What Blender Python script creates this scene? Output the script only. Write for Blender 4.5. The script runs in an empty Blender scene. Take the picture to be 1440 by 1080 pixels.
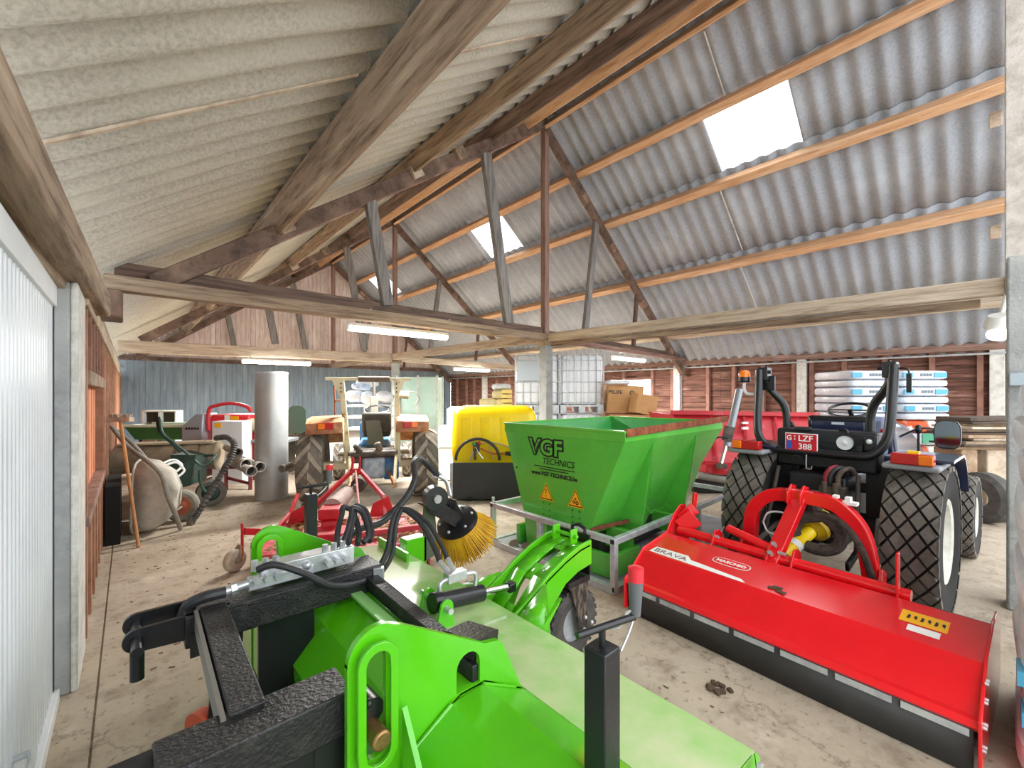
import bpy, bmesh, math, random
from mathutils import Vector, Matrix, Euler
import numpy as np

SC = bpy.context.scene
COL = SC.collection
rnd = random.Random(7)

# ------------------------------------------------------------------ camera, world, exposure
cam_data = bpy.data.cameras.new('camera')
cam_data.sensor_width = 36.0
cam_data.lens = 605.0 / 1440.0 * 36.0
cam_data.shift_y = 14.0 / 1440.0
cam_data.clip_start = 0.02
cam = bpy.data.objects.new('camera', cam_data)
COL.objects.link(cam)
cam.location = (0, 0, 1.6)
cam.rotation_euler = (math.radians(90), 0, math.radians(-41.66))
SC.camera = cam

world = bpy.data.worlds.new('overcast_sky')
SC.world = world
world.use_nodes = True
wb = world.node_tree.nodes['Background']
wb.inputs[0].default_value = (0.93, 0.97, 1.0, 1)
wb.inputs[1].default_value = 1.9
SC.view_settings.view_transform = 'Standard'
SC.view_settings.look = 'None'
SC.view_settings.gamma = 1.0
SC.view_settings.use_curve_mapping = False
SC.view_settings.exposure = 1.0
TUBE_W = 150.0      # watts of every fluorescent batten

# ------------------------------------------------------------------ helpers
def lin(h):
    h = h.lstrip('#')
    v = [int(h[i:i + 2], 16) / 255 for i in (0, 2, 4)]
    return tuple(c / 12.92 if c <= .04045 else ((c + .055) / 1.055) ** 2.4 for c in v) + (1,)

MATS = {}
def M(name, c1, rough=.5, metal=0.0, c2=None, scale=6.0, lo=.4, hi=.65, bump=0.0, bscale=60.0, stretch=None,
      c3=None, scale3=1.5, lo3=.5, hi3=.7, coat=0.0, emit=0.0, trans=0.0, spec=None, alpha=1.0):
    if name in MATS: return MATS[name]
    m = bpy.data.materials.new(name); m.use_nodes = True
    nt = m.node_tree; N = nt.nodes; L = nt.links
    b = N['Principled BSDF']
    b.inputs['Base Color'].default_value = lin(c1)
    b.inputs['Roughness'].default_value = rough
    b.inputs['Metallic'].default_value = metal
    if coat: b.inputs['Coat Weight'].default_value = coat; b.inputs['Coat Roughness'].default_value = .12
    if spec is not None: b.inputs['Specular IOR Level'].default_value = spec
    if trans: b.inputs['Transmission Weight'].default_value = trans
    if alpha < 1: b.inputs['Alpha'].default_value = alpha
    if emit:
        b.inputs['Emission Color'].default_value = lin(c1); b.inputs['Emission Strength'].default_value = emit
    if c2 or c3 or bump:
        tc = N.new('ShaderNodeTexCoord'); mp = N.new('ShaderNodeMapping')
        if stretch: mp.inputs['Scale'].default_value = stretch
        L.new(tc.outputs['Object'], mp.inputs['Vector'])
        def noise(sc, lo, hi, det=6):
            n = N.new('ShaderNodeTexNoise'); n.inputs['Scale'].default_value = sc; n.inputs['Detail'].default_value = det
            n.inputs['Roughness'].default_value = .65
            L.new(mp.outputs[0], n.inputs['Vector'])
            r = N.new('ShaderNodeMapRange'); r.inputs[1].default_value = lo; r.inputs[2].default_value = hi
            L.new(n.outputs['Fac'], r.inputs[0]); return r.outputs[0]
        cur = None
        if c2:
            mx = N.new('ShaderNodeMix'); mx.data_type = 'RGBA'
            mx.inputs[6].default_value = lin(c1); mx.inputs[7].default_value = lin(c2)
            L.new(noise(scale, lo, hi), mx.inputs[0]); cur = mx.outputs[2]
        if c3:
            mx = N.new('ShaderNodeMix'); mx.data_type = 'RGBA'
            if cur: L.new(cur, mx.inputs[6])
            else: mx.inputs[6].default_value = lin(c1)
            mx.inputs[7].default_value = lin(c3)
            L.new(noise(scale3, lo3, hi3), mx.inputs[0]); cur = mx.outputs[2]
        if cur: L.new(cur, b.inputs['Base Color'])
        if bump:
            n = N.new('ShaderNodeTexNoise'); n.inputs['Scale'].default_value = bscale; n.inputs['Detail'].default_value = 4
            L.new(mp.outputs[0], n.inputs['Vector'])
            bp = N.new('ShaderNodeBump'); bp.inputs['Strength'].default_value = bump; bp.inputs['Distance'].default_value = .02
            L.new(n.outputs['Fac'], bp.inputs['Height']); L.new(bp.outputs[0], b.inputs['Normal'])
    MATS[name] = m
    return m

def V(*a): return Vector(a)

class MB:
    """collects shapes; build() links them as ONE mesh object"""
    def __init__(s): s.bm = bmesh.new()
    def add(s, vs, fs):
        b = [s.bm.verts.new(v) for v in vs]
        for f in fs:
            try: s.bm.faces.new([b[i] for i in f])
            except ValueError: pass
        return s
    def box(s, c, sz, R=None):
        c = Vector(c)
        if R is None: R = Matrix.Identity(3)
        elif not isinstance(R, Matrix): R = Euler(R).to_matrix()
        vs = [c + R @ Vector((sx * sz[0] / 2, sy * sz[1] / 2, sz2 * sz[2] / 2)) for sx in (-1, 1) for sy in (-1, 1) for sz2 in (-1, 1)]
        return s.add(vs, [(0, 1, 3, 2), (4, 6, 7, 5), (0, 4, 5, 1), (2, 3, 7, 6), (0, 2, 6, 4), (1, 5, 7, 3)])
    def bb(s, a, b):
        return s.box([(a[i] + b[i]) / 2 for i in range(3)], [abs(b[i] - a[i]) for i in range(3)])
    def bar(s, p0, p1, w, h, up=(0, 0, 1)):
        p0 = Vector(p0); p1 = Vector(p1); d = p1 - p0; l = d.length; d.normalize()
        up = Vector(up); side = d.cross(up)
        if side.length < 1e-5: side = d.cross(Vector((0, 1, 0)))
        side.normalize(); u2 = side.cross(d)
        R = Matrix((d, side, u2)).transposed()
        return s.box((p0 + p1) / 2, (l, w, h), R)
    def frame(s, d):
        d = Vector(d).normalized(); a = Vector((0, 0, 1)) if abs(d.z) < .9 else Vector((1, 0, 0))
        u = d.cross(a).normalized(); return d, u, d.cross(u)
    def cyl(s, p0, p1, r0, r1=None, n=16):
        p0 = Vector(p0); p1 = Vector(p1); r1 = r0 if r1 is None else r1
        d, u, v = s.frame(p1 - p0)
        vs = []
        for p, r in ((p0, r0), (p1, r1)):
            for i in range(n):
                a = 2 * math.pi * i / n; vs.append(p + u * math.cos(a) * r + v * math.sin(a) * r)
        fs = [(i, (i + 1) % n, n + (i + 1) % n, n + i) for i in range(n)] + [tuple(range(n - 1, -1, -1)), tuple(range(n, 2 * n))]
        return s.add(vs, fs)
    def lathe(s, prof, c, axis, n=24, closed=False):
        c = Vector(c); d, u, v = s.frame(axis); vs = []; k = len(prof)
        for i in range(n):
            a = 2 * math.pi * i / n; e = u * math.cos(a) + v * math.sin(a)
            for r, t in prof: vs.append(c + d * t + e * r)
        fs = []
        kk = k if closed else k - 1
        for i in range(n):
            j = (i + 1) % n
            for q in range(kk):
                q2 = (q + 1) % k
                fs.append((i * k + q, i * k + q2, j * k + q2, j * k + q))
        s.add(vs, fs)
        return s
    def pipe(s, p0, p1, ro, ri, n=20):
        l = (Vector(p1) - Vector(p0)).length
        return s.lathe([(ro, 0), (ro, l), (ri, l), (ri, 0)], p0, Vector(p1) - Vector(p0), n, True)
    def tube(s, pts, r, n=8, sub=5, closed=False):
        P = [Vector(p) for p in pts]
        if sub > 1 and len(P) > 2:
            Q = []; m = len(P)
            for i in range(m if closed else m - 1):
                a = P[(i - 1) % m] if (closed or i > 0) else P[0]; b = P[i]; c = P[(i + 1) % m]
                d = P[(i + 2) % m] if (closed or i + 2 < m) else P[-1]
                for k in range(sub):
                    t = k / sub
                    Q.append(.5 * ((2 * b) + (c - a) * t + (2 * a - 5 * b + 4 * c - d) * t * t + (3 * b - a - 3 * c + d) * t ** 3))
            if not closed: Q.append(P[-1])
            P = Q
        vs = []; m = len(P); pu = None
        for i, p in enumerate(P):
            t = (P[(i + 1) % m] - P[i - 1]) if closed else (P[min(i + 1, m - 1)] - P[max(i - 1, 0)])
            if t.length < 1e-9: t = Vector((0, 0, 1))
            t.normalize()
            if pu is None: _, pu, _ = s.frame(t)
            u = (pu - t * pu.dot(t)).normalized(); pu = u; v = t.cross(u)
            rr = r(i / (m - 1)) if callable(r) else r
            for k in range(n):
                a = 2 * math.pi * k / n; vs.append(p + u * math.cos(a) * rr + v * math.sin(a) * rr)
        fs = []
        for i in range(m if closed else m - 1):
            j = (i + 1) % m
            for k in range(n): fs.append((i * n + k, i * n + (k + 1) % n, j * n + (k + 1) % n, j * n + k))
        if not closed: fs += [tuple(range(n - 1, -1, -1)), tuple(range((m - 1) * n, m * n))]
        return s.add(vs, fs)
    def poly(s, pts):
        return s.add([Vector(p) for p in pts], [tuple(range(len(pts)))])
    def prism(s, poly, o, ux, uy, th):
        """2-D outline in the plane (ux, uy) at o, thickened by th along ux x uy"""
        o = Vector(o); ux = Vector(ux); uy = Vector(uy); nn = ux.cross(uy).normalized() * th
        n = len(poly)
        a = [o + ux * x + uy * y for x, y in poly]
        vs = a + [p + nn for p in a]
        fs = [tuple(range(n - 1, -1, -1)), tuple(range(n, 2 * n))] + [(i, (i + 1) % n, n + (i + 1) % n, n + i) for i in range(n)]
        return s.add(vs, fs)
    def plate(s, outer, holes, o, ux, uy, th):
        """flat plate with holes cut through it"""
        o = Vector(o); ux = Vector(ux); uy = Vector(uy); nn = ux.cross(uy).normalized() * th
        sides = []
        for off in (Vector((0, 0, 0)), nn):
            es = []; loops = []
            for lp in [outer] + holes:
                vs = [s.bm.verts.new(o + ux * x + uy * y + off) for x, y in lp]; loops.append(vs)
                es += [s.bm.edges.new((vs[i], vs[(i + 1) % len(vs)])) for i in range(len(vs))]
            bmesh.ops.triangle_fill(s.bm, use_beauty=True, use_dissolve=False, edges=es); sides.append(loops)
        for la, lb in zip(*sides):
            for i in range(len(la)): s.bm.faces.new((la[i], la[(i + 1) % len(la)], lb[(i + 1) % len(la)], lb[i]))
        return s
    def loft(s, rings, cap=True, closed=True):
        n = len(rings[0]); vs = [Vector(p) for r in rings for p in r]; fs = []
        for i in range(len(rings) - 1):
            for k in range(n if closed else n - 1):
                k2 = (k + 1) % n; fs.append((i * n + k, i * n + k2, (i + 1) * n + k2, (i + 1) * n + k))
        if cap: fs += [tuple(range(n - 1, -1, -1)), tuple(range((len(rings) - 1) * n, len(rings) * n))]
        return s.add(vs, fs)
    def ball(s, c, r, sc=(1, 1, 1), u=16, v=10):
        m = Matrix.Translation(Vector(c)) @ Matrix.Diagonal((r * sc[0], r * sc[1], r * sc[2], 1))
        bmesh.ops.create_uvsphere(s.bm, u_segments=u, v_segments=v, radius=1, matrix=m); return s
    def pillow(s, c, sz, R=None, p=4.0, seed=0, lump=.0, n=12):
        """a filled sack: superellipsoid with lumps"""
        c = Vector(c); rr = random.Random(seed)
        if R is None: R = Matrix.Identity(3)
        elif not isinstance(R, Matrix): R = Euler(R).to_matrix()
        ph = [rr.uniform(0, 6.3) for _ in range(6)]
        def se(v, e): return math.copysign(abs(v) ** e, v)
        e1 = 2 / p; e2 = 2 / (p + 2); vs = []; U = 2 * n; W = n
        for j in range(W + 1):
            la = -math.pi / 2 + math.pi * j / W
            for i in range(U):
                lo = 2 * math.pi * i / U
                x = se(math.cos(la), e1) * se(math.cos(lo), e2); y = se(math.cos(la), e1) * se(math.sin(lo), e2); z = se(math.sin(la), e1)
                k = 1 + lump * (math.sin(5 * x + ph[0]) * math.sin(4 * y + ph[1]) + .6 * math.sin(9 * x + 3 * z + ph[2]) * math.cos(7 * y + ph[3]))
                vs.append(c + R @ Vector((x * sz[0] / 2, y * sz[1] / 2, z * sz[2] / 2 * k)))
        fs = [(j * U + i, j * U + (i + 1) % U, (j + 1) * U + (i + 1) % U, (j + 1) * U + i) for j in range(W) for i in range(U)]
        return s.add(vs, fs)
    def build(s, name, mat, parent=None, local=False, bevel=0.0, smooth=.6, solid=0.0, weld=False):
        bm = s.bm
        if weld: bmesh.ops.remove_doubles(bm, verts=bm.verts, dist=1e-5)
        if parent is not None and not local: bmesh.ops.transform(bm, matrix=W(parent).inverted(), verts=bm.verts)
        bmesh.ops.recalc_face_normals(bm, faces=bm.faces); bm.normal_update()
        for f in bm.faces: f.smooth = not (solid and smooth < .55)
        for e in bm.edges:
            if len(e.link_faces) == 2 and e.calc_face_angle(0) > smooth: e.smooth = False
        me = bpy.data.meshes.new(name); bm.to_mesh(me); bm.free()
        if mat is not None: me.materials.append(mat)
        o = bpy.data.objects.new(name, me); COL.objects.link(o)
        if parent is not None: o.parent = parent
        if solid:
            md = o.modifiers.new('solid', 'SOLIDIFY'); md.thickness = solid; md.offset = 0
        if bevel:
            md = o.modifiers.new('bevel', 'BEVEL'); md.width = bevel; md.segments = 2; md.limit_method = 'ANGLE'; md.angle_limit = .7
        return o

def W(o):
    m = o.matrix_basis.copy()
    while o.parent is not None:
        o = o.parent; m = o.matrix_basis @ m
    return m

def tag(o, label=None, cat=None, group=None, kind=None):
    if label: o['label'] = label
    if cat: o['category'] = cat
    if group: o['group'] = group
    if kind: o['kind'] = kind
    return o

def thing(name, loc, label, cat, group=None, rz=0.0, kind=None):
    o = bpy.data.objects.new(name, None); COL.objects.link(o)
    o.location = loc; o.rotation_euler = (0, 0, rz); o.empty_display_size = .1
    return tag(o, label, cat, group, kind)

def dup(o, parent=None):
    c = o.copy(); COL.objects.link(c)
    if parent is not None: c.parent = parent
    for ch in list(o.children): dup(ch, c)
    return c

def text(name, s, size, o, ux, uy, mat, parent, depth=.002, align='LEFT', bold=0.0, xs=1.0, shear=0.0):
    """raised lettering: baseline origin o, reading along ux, upright along uy"""
    cu = bpy.data.curves.new(name, 'FONT'); cu.body = s; cu.size = size; cu.extrude = depth; cu.align_x = align; cu.offset = bold
    cu.shear = shear; cu.resolution_u = 3
    t = bpy.data.objects.new(name, cu); COL.objects.link(t)
    dg = bpy.context.evaluated_depsgraph_get(); me = bpy.data.meshes.new_from_object(t.evaluated_get(dg))
    bpy.data.objects.remove(t); bpy.data.curves.remove(cu)
    ux = Vector(ux).normalized(); uy = Vector(uy); uy = (uy - ux * uy.dot(ux)).normalized(); nz = ux.cross(uy)
    m = Matrix((ux * xs, uy, nz)).transposed().to_4x4(); m.translation = Vector(o)
    me.transform(W(parent).inverted() @ m)
    me.materials.clear(); me.materials.append(mat)
    ob = bpy.data.objects.new(name, me); COL.objects.link(ob); ob.parent = parent
    return ob

def arc(cx, cy, r, a0, a1, n=8):
    return [(cx + r * math.cos(math.radians(a0 + (a1 - a0) * k / n)), cy + r * math.sin(math.radians(a0 + (a1 - a0) * k / n))) for k in range(n + 1)]

# ------------------------------------------------------------------ materials
WOODS = {
    'old': ('old_timber', '#9a8570', '#5f4c3d', '#c0ae98', .85), 'dark': ('dark_timber', '#705a4e', '#43352e', '#957c6c', .85),
    'pale': ('pale_timber', '#c0af9b', '#94806c', '#dacdbb', .85), 'red': ('reddish_timber', '#937467', '#6b5046', '#b0968a', .85),
    'new': ('fresh_timber', '#d6aa83', '#b5825a', '#e8c8a8', .75), 'grey': ('greyed_timber', '#84807d', '#5a5653', '#a09b95', .85)}
def wood(kind, ax=None):
    """timber whose grain runs along one axis"""
    n, c1, c2, c3, rg = WOODS[kind]
    st = {None: None, 'x': (.35, 5, 5), 'y': (5, .35, 5), 'z': (5, 5, .35)}[ax]
    return M(n + ('_' + ax if ax else ''), c1, rg, c2=c2, scale=5, lo=.45, hi=.68, c3=c3, scale3=1.7, lo3=.52, hi3=.72, bump=.45, bscale=14 if ax else 30, stretch=st)
old_wood, dark_wood, pale_wood, red_wood, new_wood, grey_wood = [wood(k) for k in ('old', 'dark', 'pale', 'red', 'new', 'grey')]
board_brown = M('brown_boarding', '#7f574a', .85, c2='#55392f', scale=1.6, lo=.45, hi=.62, c3='#ad8878', scale3=1.3, lo3=.56, hi3=.72, bump=.5, bscale=14, stretch=(1, .8, 7))
stud_brown = M('brown_studs', '#9b7263', .85, c2='#7b574a', scale=5, bump=.3)
board_orange = M('orange_boarding', '#7f4f38', .85, c2='#5c3728', scale=4, c3='#96644a', scale3=2, bump=.4)
grey_board = M('blue_grey_boards', '#8494a0', .7, c2='#72828f', scale=2.5, c3='#98a6b0', scale3=.8, bump=.25, stretch=(4, 1, .6))
gable_board = M('gable_boards', '#ddcbc3', .85, c2='#c3aba2', scale=4, c3='#eee3dd', scale3=1.5, bump=.2, stretch=(5, 1, .7))
cement_left = M('fibre_cement_warm', '#bcb6a9', .95, c2='#a29c90', scale=45, c3='#bab5a6', scale3=1.2, bump=.25, bscale=220)
cement_right = M('fibre_cement_cool', '#abb0b8', .9, c2='#979da7', scale=30, c3='#b9bec5', scale3=1.0, bump=.2, bscale=150)
concrete = M('post_concrete', '#a3a5a3', .9, c2='#8a8c8b', scale=8, c3='#bdbebb', scale3=2, bump=.4, bscale=50)
whitewash = M('whitewash', '#dcdbd6', .9, c2='#bebcb5', scale=9, bump=.4)
white_metal = M('white_sheet', '#dfe4e8', .35, c2='#d3d9de', scale=2)
green = M('bright_green_paint', '#59c012', .22, c2='#52b612', scale=2, coat=.5)
hop_green = M('hopper_green_paint', '#57b93f', .25, c2='#4fae3b', scale=3, c3='#7dbb62', scale3=1.6, lo3=.58, hi3=.8, coat=.6)
hop_dark = M('hopper_inside_green', '#3f9f4b', .4, c2='#36914a', scale=3)
red = M('mower_red_paint', '#ea1823', .2, c2='#df141f', scale=2, coat=.6)
dull_red = M('faded_red_paint', '#c8202c', .45, c2='#b01a26', scale=5, c3='#d9808a', scale3=3, lo3=.6, hi3=.8)
pink_red = M('sun_faded_red', '#d34a55', .6, c2='#c03340', scale=5, c3='#e2a0a4', scale3=2.5, lo3=.5, hi3=.7)
black = M('black_paint', '#15161a', .3, c2='#1d1e22', scale=6, bump=.05)
worn_black = M('dusty_black_paint', '#1b1b1d', .42, c2='#3b3936', scale=14, lo=.5, hi=.75, bump=.3, bscale=90)
rubber = M('rubber_hose', '#26272a', .5, c2='#333436', scale=20)
skirt_rubber = M('rubber_skirt', '#2a2a29', .6, c2='#353331', scale=4)
tyre_black = M('tyre_rubber', '#3f3d3b', .8, c2='#56524d', scale=8, bump=.3)
tyre_mud = M('muddy_tyre', '#6f685f', .9, c2='#554f48', scale=9, c3='#8a8277', scale3=3, bump=.5)
steel = M('zinc_steel', '#d0d3d5', .32, .6, c2='#b4b8bb', scale=12)
galv = M('galvanised_steel', '#c6cbce', .42, .4, c2='#adb3b7', scale=14, c3='#d9dcde', scale3=5)
chrome = M('chrome', '#e6e8ea', .08, 1.0)
rust = M('rust', '#80492f', .85, c2='#5f3423', scale=12, bump=.3)
rusty_cream = M('rusty_cream_paint', '#d8cfae', .6, c2='#c9bd98', scale=5, c3='#97603a', scale3=4, lo3=.58, hi3=.66)
rusty_orange = M('rusty_orange_paint', '#b9805a', .7, c2='#8d5638', scale=7, c3='#d3b489', scale3=4, lo3=.55, hi3=.7)
yellow = M('yellow_plastic', '#ffdc06', .35, c2='#f6cf04', scale=2)
bristle_yellow = M('yellow_bristle', '#e3b10c', .6, c2='#c08c0d', scale=6)
white_plastic = M('white_plastic', '#e6e9ec', .4, c2='#d9dee2', scale=2)
bag_white = M('white_film', '#e4e8ee', .28, c2='#cfd7e2', scale=7, bump=.5, bscale=14)
bag_blue = M('blue_print', '#4c9fc4', .35)
ink = M('black_ink', '#14181a', .5)
navy = M('navy_paint', '#1e2747', .2, c2='#1a2240', scale=3, coat=.5)
dark_navy = M('dark_metal', '#17181d', .45, c2='#23242a', scale=9)
amber = M('amber_lens', '#f07a10', .25)
red_lens = M('red_lens', '#b8181a', .25)
plate_red = M('plate_red', '#c4122a', .4)
white_paint = M('white_paint', '#eef0ee', .5)
plate_blue = M('plate_blue', '#2b55b5', .5)
glass = M('lamp_glass', '#dfe6ea', .05, spec=.8)
mirror_glass = M('mirror_glass', '#7d858c', .08, 1.0)
sticker_yellow = M('warning_yellow', '#fcb80a', .45)
cardboard = M('cardboard', '#c89c6a', .85, c2='#ba8c5b', scale=3)
cream_paper = M('cream_sacks', '#dccf9f', .8, c2='#cbbc87', scale=5)
beige_roll = M('dusty_canvas', '#b7a78f', .9, c2='#8f8069', scale=4, c3='#d0c2aa', scale3=2, bump=.4)
pipe_grey = M('grey_pipe', '#b3ada4', .6, c2='#98928a', scale=7)
soil = M('soil', '#5b4737', .95, c2='#46362a', scale=8, bump=.5)
straw = M('straw', '#b79a68', .9, c2='#8f7549', scale=9)
barrow_grey = M('dusty_barrow_steel', '#b8b2a5', .75, c2='#9d978a', scale=6, c3='#cbc5b7', scale3=2.2, bump=.2)
barrow_green = M('barrow_green', '#2c4a40', .5, c2='#243d36', scale=5, c3='#4b6259', scale3=3, lo3=.58)
rim_red = M('faded_red_rim', '#b4624a', .7, c2='#98503c', scale=6)
stick_wood = M('ash_handle', '#b98552', .6, c2='#a37142', scale=6)
bark = M('weathered_boards', '#a58a6f', .9, c2='#7d654f', scale=8, c3='#c4ad92', scale3=4, bump=.4)
green_trough = M('green_plastic', '#3f7d45', .45, c2='#356d3b', scale=3)
blue_engine = M('blue_engine_paint', '#2e6da6', .5, c2='#215080', scale=6, c3='#6f7f88', scale3=4, lo3=.5, hi3=.7)
greasy = M('greasy_metal', '#4a423b', .6, c2='#332d29', scale=9, c3='#6a5c4f', scale3=4)
mist_glass = M('pale_green_film', '#d6efe2', .25, c2='#bfe2d2', scale=3, alpha=.75)

# ------------------------------------------------------------------ the building: floor, walls, roof
XL, XR, XC, YB = -0.25, 12.55, 6.45, 18.95
ZL = lambda x: 7.62 - .71 * (XC - x)      # left roof sheets
ZR = lambda x: 7.50 - .83 * (x - XC)      # right roof sheets

def floor_material():
    m = bpy.data.materials.new('floor_concrete'); m.use_nodes = True
    N = m.node_tree.nodes; L = m.node_tree.links; b = N['Principled BSDF']; b.inputs['Roughness'].default_value = .82
    tc = N.new('ShaderNodeTexCoord')
    def noise(sc, lo, hi, det=8, vec=None):
        n = N.new('ShaderNodeTexNoise'); n.inputs['Scale'].default_value = sc; n.inputs['Detail'].default_value = det; n.inputs['Roughness'].default_value = .68
        L.new(vec or tc.outputs['Object'], n.inputs['Vector'])
        r = N.new('ShaderNodeMapRange'); r.inputs[1].default_value = lo; r.inputs[2].default_value = hi
        L.new(n.outputs['Fac'], r.inputs[0]); return r.outputs[0], n
    def mix(a, bcol, fac):
        x = N.new('ShaderNodeMix'); x.data_type = 'RGBA'
        if isinstance(a, str): x.inputs[6].default_value = lin(a)
        else: L.new(a, x.inputs[6])
        x.inputs[7].default_value = lin(bcol); L.new(fac, x.inputs[0]); return x.outputs[2]
    f1, _ = noise(.7, .38, .66); f2, n2 = noise(5, .5, .72); f3, _ = noise(22, .57, .7); f4, _ = noise(1.6, .56, .72)
    c = mix('#bcae9b', '#a69682', f1); c = mix(c, '#8b7b68', f2); c = mix(c, '#cfc3b2', f4); c = mix(c, '#6f5d4a', f3)
    # fine cracks
    vo = N.new('ShaderNodeTexVoronoi'); vo.feature = 'DISTANCE_TO_EDGE'; vo.inputs['Scale'].default_value = .3
    ad = N.new('ShaderNodeVectorMath'); ad.operation = 'MULTIPLY_ADD'; ad.inputs[1].default_value = (.35, .35, .35)
    L.new(n2.outputs['Color'], ad.inputs[0]); L.new(tc.outputs['Object'], ad.inputs[2]); L.new(ad.outputs[0], vo.inputs['Vector'])
    r = N.new('ShaderNodeMapRange'); r.inputs[1].default_value = .0; r.inputs[2].default_value = .0035; r.inputs[3].default_value = .45; r.inputs[4].default_value = 0
    L.new(vo.outputs['Distance'], r.inputs[0]); c = mix(c, '#57493b', r.outputs[0])
    L.new(c, b.inputs['Base Color'])
    bp = N.new('ShaderNodeBump'); bp.inputs['Strength'].default_value = .35; bp.inputs['Distance'].default_value = .02
    L.new(n2.outputs['Fac'], bp.inputs['Height']); L.new(bp.outputs[0], b.inputs['Normal'])
    return m

fm = floor_material()
slab = MB()
# two pours with an open joint between them, running along the wall
slab.bb((-1.6, -7, -.2), (-.134, YB + .3, 0)); slab.bb((-.124, -7, -.2), (XR + .4, YB + .3, 0)); slab.bb((-.14, -7, -.2), (-.11, YB + .3, -.012))
tag(slab.build('floor', fm), 'dusty beige concrete floor with cracks and stains', 'floor', kind='structure')

# --- back wall and gable
w = MB(); x = XL - .1; r2 = random.Random(3)
while x < XR:
    bw = r2.uniform(.13, .2)
    w.bb((x, YB, 0), (min(x + bw - .006, XR), YB + .03 + r2.uniform(0, .012), 2.78)); x += bw
w.bb((XL - .1, YB + .05, 0), (XR, YB + .09, 2.78))
wb_ = tag(w.build('wall_back', grey_board), 'blue-grey vertical board wall across the far end', 'wall', kind='structure')
g = MB(); x = XL - .1
while x < XR:
    bw = .16; zt = (ZL(x + .08) if x < XC else ZR(x + .08)) + .02
    if zt > 2.8: g.bb((x, YB + .06, 2.7), (x + bw - .008, YB + .09 + r2.uniform(0, .012), zt))
    x += bw
g.add([(XL - .1, YB + .12, 2.7), (XR, YB + .12, 2.7), (XC, YB + .12, 7.6)], [(0, 1, 2)])
tag(g.build('wall_back_gable', gable_board), 'pale reddish vertical boards of the far gable', 'wall', kind='structure')
b = MB(); b.bb((XL, YB - .06, 2.72), (XR, YB, 2.86)); tag(b.build('trim_back_rail', dark_wood), 'dark rail between the grey boards and the gable', 'rail', kind='structure')
p = MB(); p.bb((12.05, YB - .25, 0), (12.3, YB - .05, 2.7)); tag(p.build('trim_corner_post', grey_board), 'blue-grey post in the far corner beside the brown wall', 'post', kind='structure')

# --- right wall: overlapping brown boards, studs, whitewashed posts, plate
w = MB(); z = .05; i = 0
while z < 2.5:
    h = .165
    for (ya, yb) in ([(-.6, 7.36), (8.28, YB)] if 1.32 < z < 2.06 else [(-.6, YB)]):
        yy = ya
        while yy < yb:
            l = min(2.9, yb - yy); w.box((XR + .045 - .012, yy + l / 2, z + h / 2 + r2.uniform(-.008, .008)), (.02, l - .004, h + .02), (0, r2.uniform(.16, .26), r2.uniform(-.006, .006))); yy += l
    z += h; i += 1
w.bb((XR + .07, -.6, 0), (XR + .1, 7.36, 2.55)); w.bb((XR + .07, 8.28, 0), (XR + .1, YB, 2.55)); w.bb((XR + .07, 7.36, 0), (XR + .1, 8.28, 1.32)); w.bb((XR + .07, 7.36, 2.08), (XR + .1, 8.28, 2.55))
wr = tag(w.build('wall_right', board_brown), 'brown overlapping board wall along the low side', 'wall', kind='structure')
for y in (18.26, 17.46, 16.81, 15.1, 14.2, 13.3, 12.4, 11.2, 10.3, 9.3, 8.36, 7.28, 6.62, 5.52, 4.81, 4.08, 3.37, 3.0, 2.35, 1.63, .88, .2):
    s = MB(); s.bb((XR - .1, y - .045, 0), (XR + .02, y + .045, 2.45)); s.build('stud', stud_brown, wr, bevel=.005)
for y in (15.95, 12.7, 6.43, 3.19, -.02):
    s = MB(); s.bb((XR - .17, y - .1, 0), (XR + .02, y + .1, 2.5)); s.build('wall_post', whitewash, wr, bevel=.01)
s = MB(); s.bb((XR - .2, -.6, 2.45), (XR + .06, YB, 2.60)); tag(s.build('trim_right_plate', wood('red', 'y'), bevel=.01), 'reddish timber wall plate above the brown boards', 'wall plate', kind='structure')
s = MB(); s.tube([(XR - .19, -.3, 2.38), (XR - .19, YB - .1, 2.38)], .022, 8); tag(s.build('conduit_pipe', galv), 'thin grey conduit under the wall plate on the brown wall', 'conduit', kind='structure')
s = MB(); s.bb((XR + .06, 7.3, 1.3), (XR + .1, 8.34, 2.1))
wp = tag(MB().bb((XR + .03, 7.36, 1.32), (XR + .045, 8.28, 2.08)).build('window_4', M('clear_sheet', '#f4f8fb', .3, trans=.9)), 'small bright window in the brown wall above the cartons', 'window', kind='structure')
for a, c in (((XR, 7.3, 1.27), (XR + .06, 8.34, 1.33)), ((XR, 7.3, 2.07), (XR + .06, 8.34, 2.13)), ((XR, 7.3, 1.3), (XR + .06, 7.36, 2.1)), ((XR, 8.28, 1.3), (XR + .06, 8.34, 2.1))):
    MB().bb(a, c).build('window_frame', stud_brown, wp)

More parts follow.
